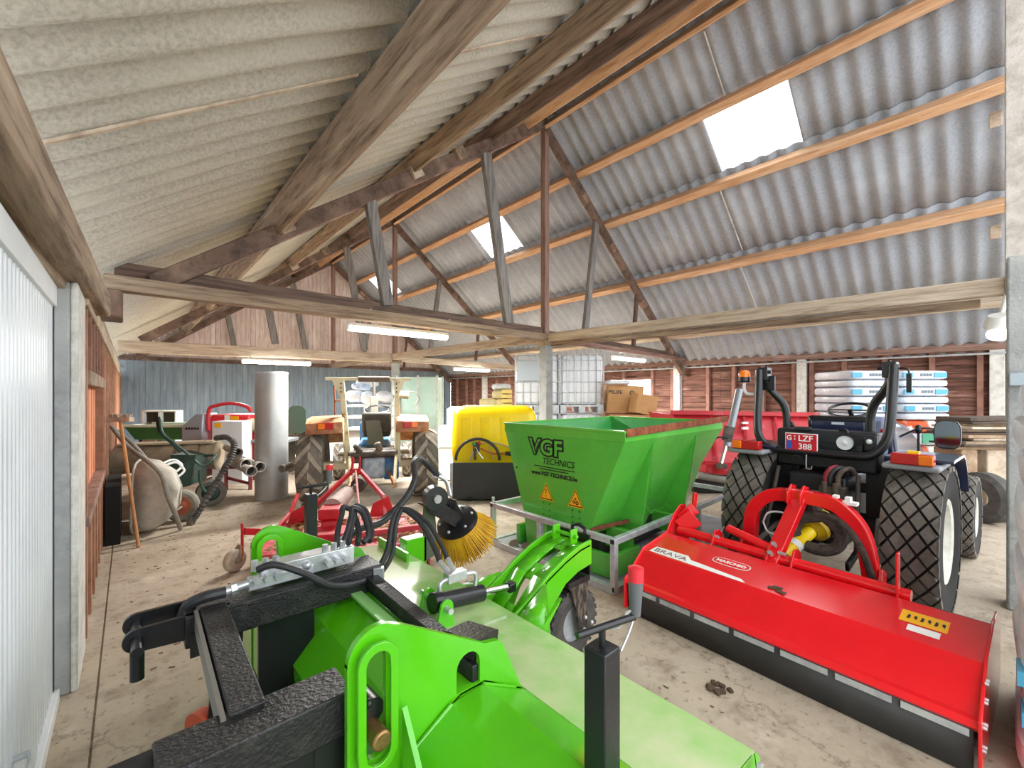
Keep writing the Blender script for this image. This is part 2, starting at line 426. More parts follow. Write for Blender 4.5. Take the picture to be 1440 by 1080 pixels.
# --- left wall: studs and boards past the big door
w = MB(); z = .0
while z < 2.2:
    w.box((XL - .06, (3.8 + YB) / 2, z + .085), (.02, YB - 3.8, .185), (0, -.1, 0)); z += .165
w.bb((XL - .12, 3.7, 0), (XL - .09, YB, 2.3))
wl = tag(w.build('wall_left', board_orange), 'brown timber-framed wall with close studs beside the big door', 'wall', kind='structure')
y = 3.98
while y < YB - .2:
    MB().bb((XL - .05, y - .03, .0 if not 4.2 < y < 6.2 else 0), (XL + .045, y + .03, 2.2 if not 4.2 < y < 6.2 else .78)).build('stud', M('orange_stud', '#b3856a', .85, c2='#94684f', scale=5, bump=.3), wl, bevel=.004)
    if 4.2 < y < 6.2: MB().bb((XL - .05, y - .03, 1.75), (XL + .045, y + .03, 2.2)).build('stud', stud_brown, wl, bevel=.004)
    y += .42
MB().bb((XL - .02, 3.9, .74), (XL + .06, 6.4, .80)).build('rail', red_wood, wl, bevel=.005)
MB().bb((XL - .02, 4.05, 1.66), (XL + .06, 6.3, 1.76)).build('rail', old_wood, wl, bevel=.005)
hb = MB()
for k in range(12): hb.bb((XL - .035, 4.1 + k * .18, .8), (XL - .02 + .004 * (k % 2), 4.27 + k * .18, 1.66))
tag(hb.build('wall_left_hatch', M('sunlit_salmon_boards', '#d98a62', .8, c2='#c0703f', scale=4, c3='#e8a582', scale3=2)), 'pale salmon boarded hatch between the studs of the timber-framed wall', 'hatch', kind='structure')  # sunlit brightness of the hatch is put into the board colour
s = MB(); s.bb((XL - .08, 3.8, 2.16), (XL + .06, YB, 2.28)); tag(s.build('trim_left_plate', pale_wood, bevel=.01), 'pale timber plate on top of the close-studded wall', 'wall plate', kind='structure')
# cobwebbed sacking and batten above the plate
s = MB(); s.bar((XL + .0, 3.8, 2.42), (XL + .02, YB, 2.5), .05, .05); tag(s.build('trim_left_batten', pale_wood), 'thin batten under the roof sheets over the close-studded wall', 'batten', kind='structure')

s = MB(); s.bb((-.40, 3.28, 0), (-.235, 3.62, 2.2)); cpost = tag(s.build('concrete_post', concrete, bevel=.012), 'grey concrete post at the edge of the white sliding door', 'post', kind='structure')
s = MB(); s.bb((-.235, 3.28, 0), (-.205, 3.80, 2.2)); s.build('render_edge', whitewash, cpost, bevel=.01)
s = MB(); s.bar((-.361, .9, 2.285), (-.243, 4.6, 2.285), .27, .17, (0, 0, 1))
tag(s.build('trim_left_beam', wood('old', 'y'), bevel=.015), 'heavy weathered beam over the white sliding door', 'beam', kind='structure')
s = MB(); s.bar((-.53, .7, 2.19), (-.37, 3.9, 2.18), .3, .05); tag(s.build('trim_left_soffit', wood('old', 'y'), bevel=.008), 'flat weathered board tucked under the heavy beam over the door', 'board', kind='structure')
s = MB(); s.bb((-.235, 5.9, 2.38), (-.05, 6.4, 2.66)); tag(s.build('trim_pad_block', dark_wood, bevel=.015), 'dark packing block carrying the near tie beam end at the door wall', 'block', kind='structure')

# --- white ribbed sliding door
d = MB(); prof = []
y = -1.2; k = 0
while y < 3.22:
    prof += [(y, 0), (y + .028, 0), (y + .034, .007), (y + .062, .007)]; y += .068
for i in range(len(prof) - 1):
    (ya, xa), (yb2, xb2) = prof[i], prof[i + 1]
    d.add([(-.30 + xa, ya, .06), (-.30 + xb2, yb2, .06), (-.30 + xb2, yb2, 2.06), (-.30 + xa, ya, 2.06)], [(0, 1, 2, 3)])
d.bb((-.36, -1.2, .06), (-.32, 3.22, 2.06))
door = tag(d.build('door_1', white_metal, weld=True), 'white ribbed metal sliding door along the near wall', 'door', kind='structure')
MB().bb((-.34, 3.21, .0), (-.29, 3.245, 2.1)).build('edge_seal', M('dark_seal', '#1c2540', .6), door)
MB().bb((-.35, -1.2, 2.05), (-.28, 3.24, 2.16)).build('top_rail', white_plastic, door, bevel=.004)
MB().bb((-.34, -1.2, .0), (-.27, 3.24, .07)).build('bottom_rail', white_plastic, door, bevel=.004)
MB().tube([(-.30, 2.05, .36), (-.25, 2.07, .37), (-.25, 2.19, .37), (-.30, 2.21, .36)], .012, 8).build('pull_handle', galv, door)

# --- corrugated roof sheets; the clear ones are windows
PITCH = .275; AMP = .034
def corrugated(mb, xs, zf, nrm, y0, y1, courses, holes=()):
    """courses run down the slope; each top end laps inside the course above"""
    step = PITCH / 10
    for (xa, xb) in courses:
        ny = int(round((y1 - y0) / step))
        for j in range(ny):
            ya = y0 + j * step; yb_ = ya + step
            if any(h[0] - .01 < min(xa, xb) + .12 and max(xa, xb) - .12 < h[1] + .01 and h[2] < (ya + yb_) / 2 < h[3] for h in holes): continue
            q = []
            for (xx, yy, lap) in ((xa, ya, -.003), (xb, ya, .012), (xb, yb_, .012), (xa, yb_, -.003)):
                o_ = AMP * math.sin(2 * math.pi * yy / PITCH) + lap
                q.append((xx + nrm[0] * o_, yy, zf(xx) + nrm[1] * o_))
            mb.add(q, [(0, 1, 2, 3)])
def norm2(dx, dz):
    l = math.hypot(dx, dz); return (dx / l, dz / l)
nL = norm2(-.71, 1); nR = norm2(.83, 1)
Y0 = -.8
left_courses = [(1.35 - .1, -.55), (3.35 - .1, 1.35 - .2), (4.95, 3.35 - .2), (6.5, 4.85)]
right_courses = [(6.4, 7.55), (7.48, 8.52), (8.44, 9.92), (9.84, 11.42), (11.34, 12.95)]
sky_lights = [(7.5, 8.5, 2.14, 3.475), (7.5, 8.5, 8.98, 10.5), (7.5, 8.5, 16.4, 17.75)]
m = MB(); corrugated(m, None, ZL, nL, Y0, YB + .3, left_courses)
tag(m.build('ceiling_left', cement_left, weld=True, solid=.006), 'grey-beige corrugated roof sheets on the near slope', 'roof', kind='structure')
m = MB(); corrugated(m, None, ZR, nR, Y0, YB + .3, right_courses, sky_lights)
tag(m.build('ceiling_right', cement_right, weld=True, solid=.006), 'blue-grey corrugated roof sheets on the far slope', 'roof', kind='structure')
clear = bpy.data.materials.new('clear_corrugated'); clear.use_nodes = True
nt = clear.node_tree; pb = nt.nodes['Principled BSDF']; nt.nodes.remove(pb)
tl = nt.nodes.new('ShaderNodeBsdfTranslucent'); tl.inputs[0].default_value = (.96, .98, 1, 1)
tp = nt.nodes.new('ShaderNodeBsdfTransparent'); ms = nt.nodes.new('ShaderNodeMixShader'); ms.inputs[0].default_value = .55
nt.links.new(tl.outputs[0], ms.inputs[1]); nt.links.new(tp.outputs[0], ms.inputs[2]); nt.links.new(ms.outputs[0], nt.nodes['Material Output'].inputs[0])
for k, hh in enumerate(sky_lights):
    m = MB(); corrugated(m, None, ZR, nR, hh[2], hh[3], [(7.48, 8.52)])
    tag(m.build('window_%d' % (k + 1), clear, weld=True),
        ['bright clear roof sheet nearest the camera, between two timber purlins', 'clear roof sheet behind the near truss', 'small bright clear roof sheet farthest down the barn'][k], 'skylight', kind='structure')
# pale strip battens visible on sheet joints
for (xa, xb, y) in ((6.7, 7.5, 3.02), (8.5, 9.8, 3.6), (9.9, 11.3, 3.75)):
    m = MB(); m.bar((xa, y, ZR(xa) - .04), (xb, y, ZR(xb) - .04), .02, .012); tag(m.build('trim_sheet_joint', whitewash), 'thin pale strip along a joint of the far slope sheets', 'strip', 'sheet joint strips', 'structure')
m = MB(); m.bar((-.3, 2.98, ZL(-.3) - .045), (1.2, 2.98, ZL(1.2) - .045), .03, .015); m.bar((1.4, 2.98, ZL(1.4) - .045), (3.2, 2.98, ZL(3.2) - .045), .03, .015)
tag(m.build('trim_sheet_strip', pale_wood), 'pale strip along a joint of the near slope sheets', 'strip', kind='structure')
# ridge capping
m = MB(); m.bar((6.25, Y0, 7.56), (6.25, YB, 7.56), .6, .02); tag(m.build('trim_ridge_cap', cement_left), 'grey capping along the ridge', 'ridge', kind='structure')

# --- purlins
def purlin(xc, side, wid, dep, mat, label, y0=Y0, y1=YB, drop=0.0, seg=None):
    z = (ZL(xc) if side < 0 else ZR(xc)); n = nL if side < 0 else nR
    off = dep / 2 + .035 + drop
    p_ = (xc - n[0] * off, z - n[1] * off)
    m = MB(); m.bar((p_[0], y0, p_[1]), (p_[0], y1, p_[1]), wid, dep, (n[0], 0, n[1]))
    return tag(m.build('purlin', mat, bevel=.012), label, 'purlin', kind='structure')
purlin(1.30, -1, .13, .30, wood('old', 'y'), 'deep weathered purlin nearest the door wall on the near slope')
purlin(3.24, -1, .12, .24, wood('old', 'y'), 'weathered purlin halfway up the near slope')
purlin(4.88, -1, .12, .24, wood('dark', 'y'), 'dark purlin just below the ridge on the near slope')
purlin(5.72, -1, .07, .28, wood('new', 'y'), 'orange-brown plank beside the ridge on the near slope')
purlin(6.62, 1, .07, .34, wood('new', 'y'), 'orange timber plank along the ridge on the far slope')
purlin(7.55, 1, .15, .2, wood('new', 'y'), 'fresh timber purlin directly above the bright roof sheets')
purlin(8.58, 1, .15, .2, wood('new', 'y'), 'fresh timber purlin directly below the bright roof sheets')
purlin(9.98, 1, .15, .2, wood('new', 'y'), 'fresh timber purlin third below the ridge on the far slope')
purlin(11.48, 1, .14, .18, wood('pale', 'y'), 'pale purlin lowest on the far slope above the brown wall')

# --- trusses
RL = lambda x: 7.25 - .71 * (XC - x)
RR = lambda x: 7.12 - .83 * (x - XC)
def truss(y, label, full=True, tie=True):
    t = thing('roof_truss', (XC, y, 2.7), label, 'truss', kind='structure')
    def tb(name, p0, p1, w_, h_, mat, up=(0, 0, 1), bv=.012):
        return MB().bar((p0[0], y + p0[1], p0[2]), (p1[0], y + p1[1], p1[2]), w_, h_, up).build(name, mat, t, bevel=bv)
    if full:
        tb('tie_beam', (-.12, .06, 2.93), (6.5, .06, 2.89), .09, .17, wood('dark', 'x'))
        tb('tie_beam', (-.2, -.05, 2.76), (6.5, -.05, 2.75), .17, .16, wood('old', 'x'))
        tb('tie_beam', (6.5, .05, 2.85), (12.45, .05, 2.72), .1, .15, wood('dark', 'x'))
        tb('tie_beam', (6.5, -.06, 2.74), (12.3, -.06, 2.62), .09, .1, wood('red', 'x'))
    elif tie:
        tb('tie_beam', (-.2, 0, 2.66), (6.5, 0, 2.76), .15, .27, wood('pale', 'x'))
        tb('tie_beam', (6.5, 0, 2.76), (12.45, 0, 2.66), .12, .2, wood('pale', 'x'))
    tb('rafter', (.2, 0, RL(.2)), (XC, 0, RL(XC)), .12, .2, dark_wood)
    tb('rafter', (.9, .13, RL(.9) - .03), (XC - .1, .13, RL(XC) - .12), .05, .16, red_wood)
    tb('rafter', (XC - .05, 0, RR(XC)), (12.35, 0, RR(12.35)), .11, .19, dark_wood)
    tb('king_post', (XC, .02, 2.85), (XC, .02, 7.1), .13, .13, wood('red', 'z'), (1, 0, 0))
    tb('strut', (2.96, 0, 2.95), (2.68, 0, 4.5), .11, .17, wood('grey', 'z'), (1, 0, 0))
    tb('strut', (5.43, 0, 2.95), (4.87, 0, 6.0), .11, .2, wood('grey', 'z'), (1, 0, 0))
    tb('strut', (7.72, 0, 2.9), (8.14, 0, 5.6), .1, .15, wood('grey', 'z'), (1, 0, 0))
    tb('strut', (9.7, 0, 2.85), (9.86, 0, 4.2), .08, .1, dark_wood, (1, 0, 0))
    for x, sd in ((1.50, -1), (3.40, -1), (4.25, -1)):
        MB().box((x, y - .03, RL(x) + .05), (.2, .2, .2), (0, -.617, 0)).build('cleat', pale_wood if x < 3.5 and x > 3 else old_wood, t, bevel=.01)
    for x in (7.75, 8.8, 10.2, 11.6):
        MB().box((x - .05, y, RR(x) - .02), (.22, .15, .13), (0, .69, 0)).build('cleat', red_wood, t, bevel=.01)
    return t
truss(6.2, 'rough timber roof truss over the old tractor end, nearest whole truss')
truss(12.95, 'pale timber roof truss halfway to the blue-grey wall', False)
truss(18.6, 'timber roof truss standing against the far gable boards', False, False)
# a slim post and pieces of the front truss beside the lamp
t = thing('roof_truss', (XC, -.12, 2.85), 'whitish upright of the nearest truss beside the bulkhead lamp', 'truss', kind='structure')
MB().bb((6.36, -.22, 2.5), (6.52, -.06, 7.0)).build('king_post', M('limewashed_timber', '#c9c2bb', .85, c2='#a79f97', scale=6, bump=.3), t, bevel=.01)
MB().bar((5.6, -.2, 2.4), (6.6, -.2, 2.9), .12, .16).build('knee_brace', old_wood, t, bevel=.01)
for x in (8.7, 10.1, 11.6):
    MB().box((x, .0, ZR(x) - .34), (.12, .12, .2), (0, .69, 0)).build('hanger_block', pale_wood, t, bevel=.008)

# --- beams along the middle, posts under them
s = MB(); s.bar((6.45, -.1, 2.66), (6.45, 6.1, 2.76), .13, .17); cb = tag(s.build('trim_middle_beam', wood('pale', 'y'), bevel=.012), 'long pale beam from the middle post towards the camera', 'beam', kind='structure')
s = MB(); s.bar((6.55, .1, 2.53), (6.55, 6.1, 2.63), .1, .08); s.build('lower_board', wood('old', 'y'), cb, bevel=.008)
s = MB(); s.bar((6.4, 6.2, 2.76), (6.38, 12.9, 2.80), .13, .2); tag(s.build('trim_middle_beam', wood('pale', 'y'), bevel=.012), 'long pale beam from the middle post back to the next truss', 'beam', kind='structure')
s = MB(); s.bar((6.4, 13.0, 2.78), (6.4, 18.6, 2.8), .13, .2); tag(s.build('trim_middle_beam', wood('pale', 'y'), bevel=.012), 'pale beam from the second truss to the far gable', 'beam', kind='structure')
for y, lb in ((6.2, 'grey concrete post in front of the caged white tanks'), (12.95, 'grey concrete post behind the old tractor')):
    s = MB(); s.bb((6.36, y - .1, 0), (6.56, y + .1, 2.68)); pp = tag(s.build('concrete_post', concrete, bevel=.015), lb, 'post', kind='structure')
    MB().bb((6.3, y - .14, 2.6), (6.62, y + .14, 2.69)).build('post_cap', old_wood, pp, bevel=.01)
s = MB(); s.bb((4.86, -.34, 0), (5.1, -.055, 2.62)); ep = tag(s.build('concrete_post', concrete, bevel=.015), 'concrete post at the edge beside the wrapped white sacks', 'post', kind='structure')
MB().bb((4.80, -.16, 1.66), (4.86, -.066, 1.75)).build('junction_box', M('box_grey', '#a7b4bd', .5), ep, bevel=.006)

# --- fluorescent battens
def batten(x0, y, x1, z, label):
    t = thing('fluorescent_light', ((x0 + x1) / 2, y, z), label, 'light', 'fluorescent lights under the trusses')
    MB().bb((x0, y - .05, z + .03), (x1, y + .05, z + .08)).build('housing', white_paint, t, bevel=.006)
    MB().cyl((x0 + .02, y, z), (x1 - .02, y, z), .05, n=14).build('tube', M('lit_tube', '#f4f6ee', .4, emit=16.0), t)
    for xx in (x0 + .01, x1 - .01): MB().bb((xx - .015, y - .04, z - .035), (xx + .015, y + .04, z + .04)).build('end_cap', white_paint, t)
    yt = 6.2 + .02 if y < 9 else 12.95 - .05
    for xx in (x0 + .2, x1 - .2): MB().tube([(xx, y, z + .07), (xx, y, z + .13), (xx, yt, z + .15), (xx, yt, z + .26)], .012, 6, 1).build('hanger', galv, t)
    ld = bpy.data.lights.new('batten_glow', 'AREA'); ld.shape = 'RECTANGLE'; ld.size = x1 - x0 - .1; ld.size_y = .08; ld.energy = TUBE_W * (1 if y < 9 else 2.4); ld.color = (1, .98, .94)
    lo = bpy.data.objects.new('batten_glow', ld); COL.objects.link(lo); lo.parent = t; lo.location = (0, 0, -.05)
    return t
batten(2.5, 6.6, 4.3, 2.62, 'lit fluorescent batten hung behind the near tie beam above the old tractor')
batten(2.13, 12.7, 3.78, 2.43, 'lit fluorescent batten above the tall steel duct, under the second truss')
batten(9.35, 6.6, 10.9, 2.54, 'lit fluorescent batten high over the cardboard boxes beside the brown wall')
batten(8.55, 12.7, 10.15, 2.48, 'lit fluorescent batten farthest off, over the yellow tank')
t = thing('bulkhead_light', (6.2, .03, 2.2), 'white round bulkhead lamp beside the limewashed truss upright', 'lamp')
MB().lathe([(0, .12), (.07, .12), (.10, .03), (.10, 0), (0, 0)], (6.2, -.02, 2.24), (-.5, 0, 1), 20).build('housing', white_paint, t)
MB().cyl((6.2, -.02, 2.24), (6.42, -.08, 2.62), .02, n=8).build('lamp_bracket', white_paint, t)
MB().ball((6.17, -.02, 2.17), .085, (1, 1, .8)).build('bulb', M('lit_globe', '#fff6e6', .4, emit=2.5), t)

# ------------------------------------------------------------------ the green rotary sweeper in front
sw = thing('sweeper', (.9, 1.75, 0), 'bright green rotary sweeper attachment with black hitch arms and a yellow side brush', 'sweeper')
def plate(y, th, name):
    # upright cheek with a raised slotted eye and a small arched opening
    outer = [(.435, .10), (.435, .87)] + arc(.525, .862, .09, 180, 80, 8) + [(.60, .925), (.90, .755)] + arc(.935, .70, .05, 60, 20, 4) + [(1.085, .50), (1.085, .10)]
    slot = [(.475, .64)] + arc(.51, .62, .035, 180, 360, 8)[1:] + [(.545, .84)] + arc(.51, .86, .035, 0, 180, 8)[1:]
    hole = [(.785, .635), (.785, .70)] + arc(.832, .705, .047, 180, 0, 8) + [(.879, .635)]
    o = MB().plate(outer, [slot, hole], (0, y, 0), (1, 0, 0), (0, 0, 1), -th).build(name, green, sw)
    ring_o = [(.452, .64)] + arc(.51, .62, .058, 180, 360, 10)[1:] + [(.568, .85)] + arc(.51, .862, .058, 0, 180, 10)[1:]
    MB().plate(ring_o, [slot], (0, y - .020, 0), (1, 0, 0), (0, 0, 1), .012).build('slot_rim', green, o, bevel=.002)
    return o
pl = plate(1.15, .02, 'side_cheek')
plate(2.36, .02, 'side_cheek')
# pivot pin showing in the near slot
MB().cyl((.51, 1.30, .655), (.512, 1.10, .66), .027, n=18).build('pivot_pin', M('brassy_pin', '#b08a58', .35, .8, c2='#8b6a45', scale=30), sw, bevel=.006)
MB().cyl((.51, 1.30, .70), (.515, 1.17, .705), .034, n=16).ball((.50, 1.165, .735), .012).build('pin_sleeve', black, sw)
# gusset on the near cheek
MB().prism([(0, .70), (.0, .05), (.42, .05), (.40, .12)], (.60, 1.13, 0), (0, -1, 0), (0, 0, 1), .016).build('gusset', green, sw)

# faceted hood: cross-section in x, z, run along y
hood = [(.62, .10), (.545, .27), (.535, .42), (.66, .555), (.80, .628), (.90, .628), (1.08, .52)]
def run(mb, prof, y0, y1, th=None):
    for (xa, za), (xb, zb) in zip(prof[:-1], prof[1:]):
        mb.add([(xa, y0, za), (xb, y0, zb), (xb, y1, zb), (xa, y1, za)], [(0, 1, 2, 3)])
    return mb
h = run(MB(), hood, 1.15, 2.34).build('brush_hood', green, sw, weld=True, smooth=.15, solid=.006)
tap = lambda y: [(x, z) for x, z in [(.50, .08), (.50, .30), (.62, .545), (.76, .618), (.885, .626), (1.08, .52)]]
run(MB(), tap(0), .48, 1.14).build('brush_hood', green, sw, weld=True, smooth=.15, solid=.006)
run(MB(), tap(0), 2.38, 3.0).build('brush_hood', green, sw, weld=True, smooth=.15, solid=.006)
MB().bb((.58, 1.9, .03), (.72, 2.3, .14)).bar((.44, 2.26, .22), (.56, 1.5, .16), .02, .16).build('hood_lip', green, sw, bevel=.004)
MB().bb((.44, 2.22, .3), (.52, 2.35, .75)).build('cheek_flange', green, sw, bevel=.003)
# weld fillets seen as pale lines along the cheek
MB().tube([(.63, 1.14, .55), (.76, 1.14, .622)], .007, 6, 1).tube([(.885, 1.14, .63), (1.03, 1.14, .555)], .006, 6, 1).build('weld_bead', green, sw)
# flat cover towards the tractor side with a rolled end
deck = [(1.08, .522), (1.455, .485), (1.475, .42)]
run(MB(), deck, .50, 3.0).build('deck_cover', M('deck_green_dust_sheen', '#6cc23c', .13, c2='#7ecb54', scale=1.2, c3='#cdd3a8', scale3=1.1, lo3=.4, hi3=.66, coat=.9), sw, weld=True, smooth=.15, solid=.006)  # pale beige blotches: part dust, part reflection painted into the colour
endp = [(.90, .61), (1.08, .52), (1.42, .49), (1.47, .475), (1.505, .44), (1.525, .38), (1.52, .28), (1.46, .16), (.9, .12)]
MB().prism(endp, (0, .50, 0), (1, 0, 0), (0, 0, 1), -.012).build('end_plate', green, sw)
MB().prism(endp, (0, 3.0, 0), (1, 0, 0), (0, 0, 1), -.012).build('end_plate', green, sw)
MB().bar((1.42, .47, .49), (1.30, .47, .3), .01, .03).build('end_bracket', steel, sw)
MB().cyl((1.36, .485, .40), (1.36, .475, .40), .035, n=20).cyl((1.36, .478, .40), (1.36, .47, .40), .02, n=16).build('round_badge', white_paint, sw)
MB().bb((1.35, 2.55, .48), (1.37, 2.98, .56)).build('deck_flange', green, sw, bevel=.003)
# low rotating brush under the hood
MB().cyl((.95, .56, .27), (.95, 2.96, .27), .25, n=28).build('brush_roll', M('brush_black', '#1c1c1b', .9, bump=1, bscale=120), sw)
# black bars
MB().bar((.885, 1.16, .66), (.872, 2.14, .70), .06, .06).build('cross_bar', worn_black, sw, bevel=.004)
MB().bar((.80, 1.5, .655), (.80, 2.2, .66), .05, .012).build('hood_strip', M('pale_green_strip', '#8fce7a', .35), sw)
MB().box((.93, 1.275, .685), (.16, .14, .10), (0, .22, .35)).build('clamp_block', worn_black, sw, bevel=.004)

# hitch arms
def arm(y, x0, x1, z, w_, h_, name='hitch_arm'):
    return MB().bb((x0, y - w_ / 2, z - h_), (x1, y + w_ / 2, z)).build(name, worn_black, sw, bevel=.006)
a1 = arm(2.09, .155, .93, .765, .17, .12)
for y in (2.02, 2.165):
    tip = [(.30, .66), (.30, .765), (.02, .765)] + arc(.02, .725, .04, 90, 270, 8) + [(.16, .675)]
    MB().prism(tip, (0, y, 0), (1, 0, 0), (0, 0, 1), -.018).build('hook_plate', black, a1)
MB().cyl((.02, 2.20, .728), (.02, 1.92, .728), .017, n=14).build('hitch_pin', black, a1)
MB().cyl((.02, 1.94, .725), (.02, 1.94, .63), .02, n=14).build('pin_handle', black, a1)
MB().bb((.17, 2.0, .61), (.26, 2.02, .70)).bb((.25, 2.0, .575), (.30, 2.03, .70)).build('catch_tab', black, a1)
MB().prism([(.4, .1), (.4, .66), (.62, .66), (.62, .25), (.55, .1)], (0, 2.03, 0), (1, 0, 0), (0, 0, 1), -.02).build('hanger_plate', black, a1)
MB().prism([(.22, .02), (.26, .66), (.36, .66), (.34, .14)], (0, 2.10, 0), (1, 0, 0), (0, 0, 1), -.02).build('leg_plate', black, a1)
a2 = arm(1.27, .04, .47, .77, .14, .12)
MB().bb((-.25, 1.30, .69), (.045, 1.32, .765)).build('hook_plate', black, a2)
MB().bb((-.1, 1.215, .42), (.45, 1.235, .66)).bb((.37, 1.21, .30), (.46, 1.33, .66)).build('web_plate', black, a2)
MB().bar((.245, 2.03, .745), (.232, 1.30, .745), .085, .07).build('hitch_crossbar', worn_black, sw, bevel=.005)
MB().bar((.19, 2.03, .74), (.178, 1.30, .74), .012, .07).build('crossbar_edge', M('bare_edge', '#8f8c86', .5, .6), sw)
MB().tube([(.22, 1.95, .2), (.235, 1.7, .22), (.24, 1.45, .2)], .014, 8).ball((.23, 1.86, .26), .035).build('lower_link_rod', greasy, sw)
MB().cyl((.24, 2.16, .24), (.20, 2.14, .24), .07, n=28).build('guard_disc', M('orange_red_disc', '#c8502f', .5), sw)

# hydraulic valve block on the far arm
vb = MB().box((.62, 2.12, .82), (.40, .09, .08), (0, 0, 0)).build('valve_block', steel, sw, bevel=.004)
MB().box((.50, 2.09, .80), (.26, .05, .05)).build('valve_slice', galv, vb, bevel=.006)
for x in (.40, .44, .48, .69, .73, .77):
    MB().cyl((x, 2.10, .845), (x, 2.10, .89), .014, n=6).build('port_fitting', steel, vb); MB().cyl((x, 2.08, .82), (x, 2.03, .82), .017, n=6).build('port_plug', steel, vb)
m = MB()
m.cyl((.37, 2.07, .81), (.28, 2.07, .80), .018, n=12).cyl((.33, 2.07, .805), (.31, 2.07, .803), .025, n=6)
m.build('inlet_fitting', steel, vb)
MB().ball((.60, 2.07, .825), .02).build('valve_cap', steel, vb)
def hose(pts, r=.013, name='hydraulic_hose'):
    return MB().tube(pts, r, 10, 6).build(name, rubber, sw)
hose([(.29, 2.07, .80), (.22, 2.07, .80), (.17, 2.10, .77), (.155, 2.13, .70)], .022)
hose([(.40, 2.05, .865), (.46, 2.02, .88), (.56, 1.98, .83), (.68, 1.98, .74), (.82, 2.0, .71), (.90, 2.02, .72)], .015)
hose([(.90, 2.02, .72), (1.0, 2.10, .78), (1.08, 2.2, .90), (1.15, 2.24, .95), (1.19, 2.10, .90), (1.19, 1.96, .81), (1.18, 1.88, .75)], .015)
hose([(.92, 2.0, .72), (1.02, 2.08, .77), (1.10, 2.19, .90), (1.17, 2.22, .95), (1.22, 2.08, .90), (1.23, 1.95, .81), (1.225, 1.88, .75)], .012)
for dx, dy in ((.03, 0), (.06, .03), (.0, .05)):
    hose([(.74 + dx, 2.10, .87), (.79 + dx, 2.16 + dy, .92), (.83 + dx, 2.22 + dy, .97), (.85 + dx, 2.25 + dy, 1.0), (.89 + dx, 2.22 + dy, .97), (.88 + dx, 2.12 + dy, .89), (.84 + dx, 2.09, .86)], .014)
hose([(.78, 2.16, .86), (.95, 2.32, .86), (1.12, 2.42, .84), (1.28, 2.46, .93), (1.38, 2.5, 1.04), (1.44, 2.62, 1.13), (1.58, 2.76, 1.12), (1.75, 2.82, .98)], .02)
hose([(.78, 2.2, .85), (.93, 2.37, .84), (1.12, 2.47, .83), (1.30, 2.5, .93), (1.40, 2.54, 1.05), (1.46, 2.66, 1.14), (1.60, 2.80, 1.13), (1.79, 2.86, .98)], .014)
MB().box((.91, 2.0, .725), (.05, .03, .06), (0, 0, -.5)).build('hose_clamp', steel, sw, bevel=.003)

# height ram and its lugs
for y in (1.68, 1.84):
    MB().prism([(1.03, .50), (1.14, .50), (1.13, .60)] + arc(1.095, .615, .035, 0, 150, 6), (0, y, 0), (1, 0, 0), (0, 0, 1), -.014).build('ram_lug', green, sw, bevel=.002)
MB().cyl((1.09, 1.90, .612), (1.09, 1.64, .612), .014, n=12).build('ram_pin', steel, sw)
ram = MB().cyl((1.09, 1.76, .612), (1.36, 1.76, .575), .042, n=22).cyl((1.06, 1.76, .616), (1.11, 1.76, .61), .048, n=18).build('ram_cylinder', black, sw, bevel=.004)
MB().cyl((1.36, 1.76, .575), (1.54, 1.76, .55), .019, n=16).build('ram_rod', chrome, ram)
MB().box((1.555, 1.76, .548), (.05, .05, .05)).build('rod_eye', black, ram, bevel=.008)
m = MB(); m.box((1.215, 1.79, .695), (.11, .05, .045)).tube([(1.11, 1.77, .64), (1.115, 1.77, .69), (1.16, 1.78, .695)], .012, 8).tube([(1.32, 1.77, .61), (1.325, 1.77, .68), (1.27, 1.78, .692)], .012, 8)
m.cyl((1.19, 1.80, .70), (1.18, 1.88, .75), .014, n=8).cyl((1.225, 1.80, .70), (1.225, 1.88, .75), .014, n=8).build('check_valve', steel, ram, bevel=.002)

# swan-necked support-wheel arm
armp = [(1.455, .475)] + [(1.60, .545), (1.72, .615), (1.86, .675), (1.98, .71), (2.085, .72), (2.085, .575)] + [(1.96, .56), (1.85, .52), (1.76, .44), (1.70, .33), (1.62, .22), (1.47, .20)]
for y in (1.62, 1.90):
    MB().prism(armp, (0, y, 0), (1, 0, 0), (0, 0, 1), -.016).build('wheel_arm_plate', green, sw, bevel=.003)
web = MB()
for (xa, za), (xb, zb) in zip([(1.52, .42), (1.70, .58), (1.86, .645), (1.98, .68)], [(1.70, .58), (1.86, .645), (1.98, .68), (2.07, .69)]):
    for ya, yb in ((1.62, 1.722), (1.788, 1.89)): web.add([(xa, ya, za), (xb, ya, zb), (xb, yb, zb), (xa, yb, za)], [(0, 1, 2, 3)])
for (xa, za, xb, zb) in ((1.52, .42, 1.56, .455), (1.68, .56, 1.78, .612), (1.93, .665, 2.07, .69)): web.add([(xa, 1.70, za), (xb, 1.70, zb), (xb, 1.80, zb), (xa, 1.80, za)], [(0, 1, 2, 3)])
web.build('wheel_arm_web', green, sw, solid=.01)
MB().prism([(1.455, .46), (1.62, .57), (1.50, .45)], (0, 1.45, 0), (1, 0, 0), (0, 0, 1), -.012).add([(1.46, 1.60, .47), (1.66, 1.60, .585), (1.70, 1.60, .25), (1.46, 1.42, .47), (1.66, 1.56, .3)], [(0, 1, 3), (1, 2, 4), (1, 4, 3)]).build('side_fin', green, sw, solid=.012)
MB().add([(1.46, 1.92, .47), (1.62, 1.92, .56), (1.46, 2.10, .47)], [(0, 1, 2)]).build('side_fin', green, sw, solid=.012)
m = MB(); m.cyl((2.0, 1.66, .745), (2.0, 1.86, .745), .012, n=10)
m.box((2.0, 1.69, .74), (.06, .014, .09)).box((2.0, 1.83, .74), (.06, .014, .09)); m.build('lift_eye', green, sw, bevel=.003)
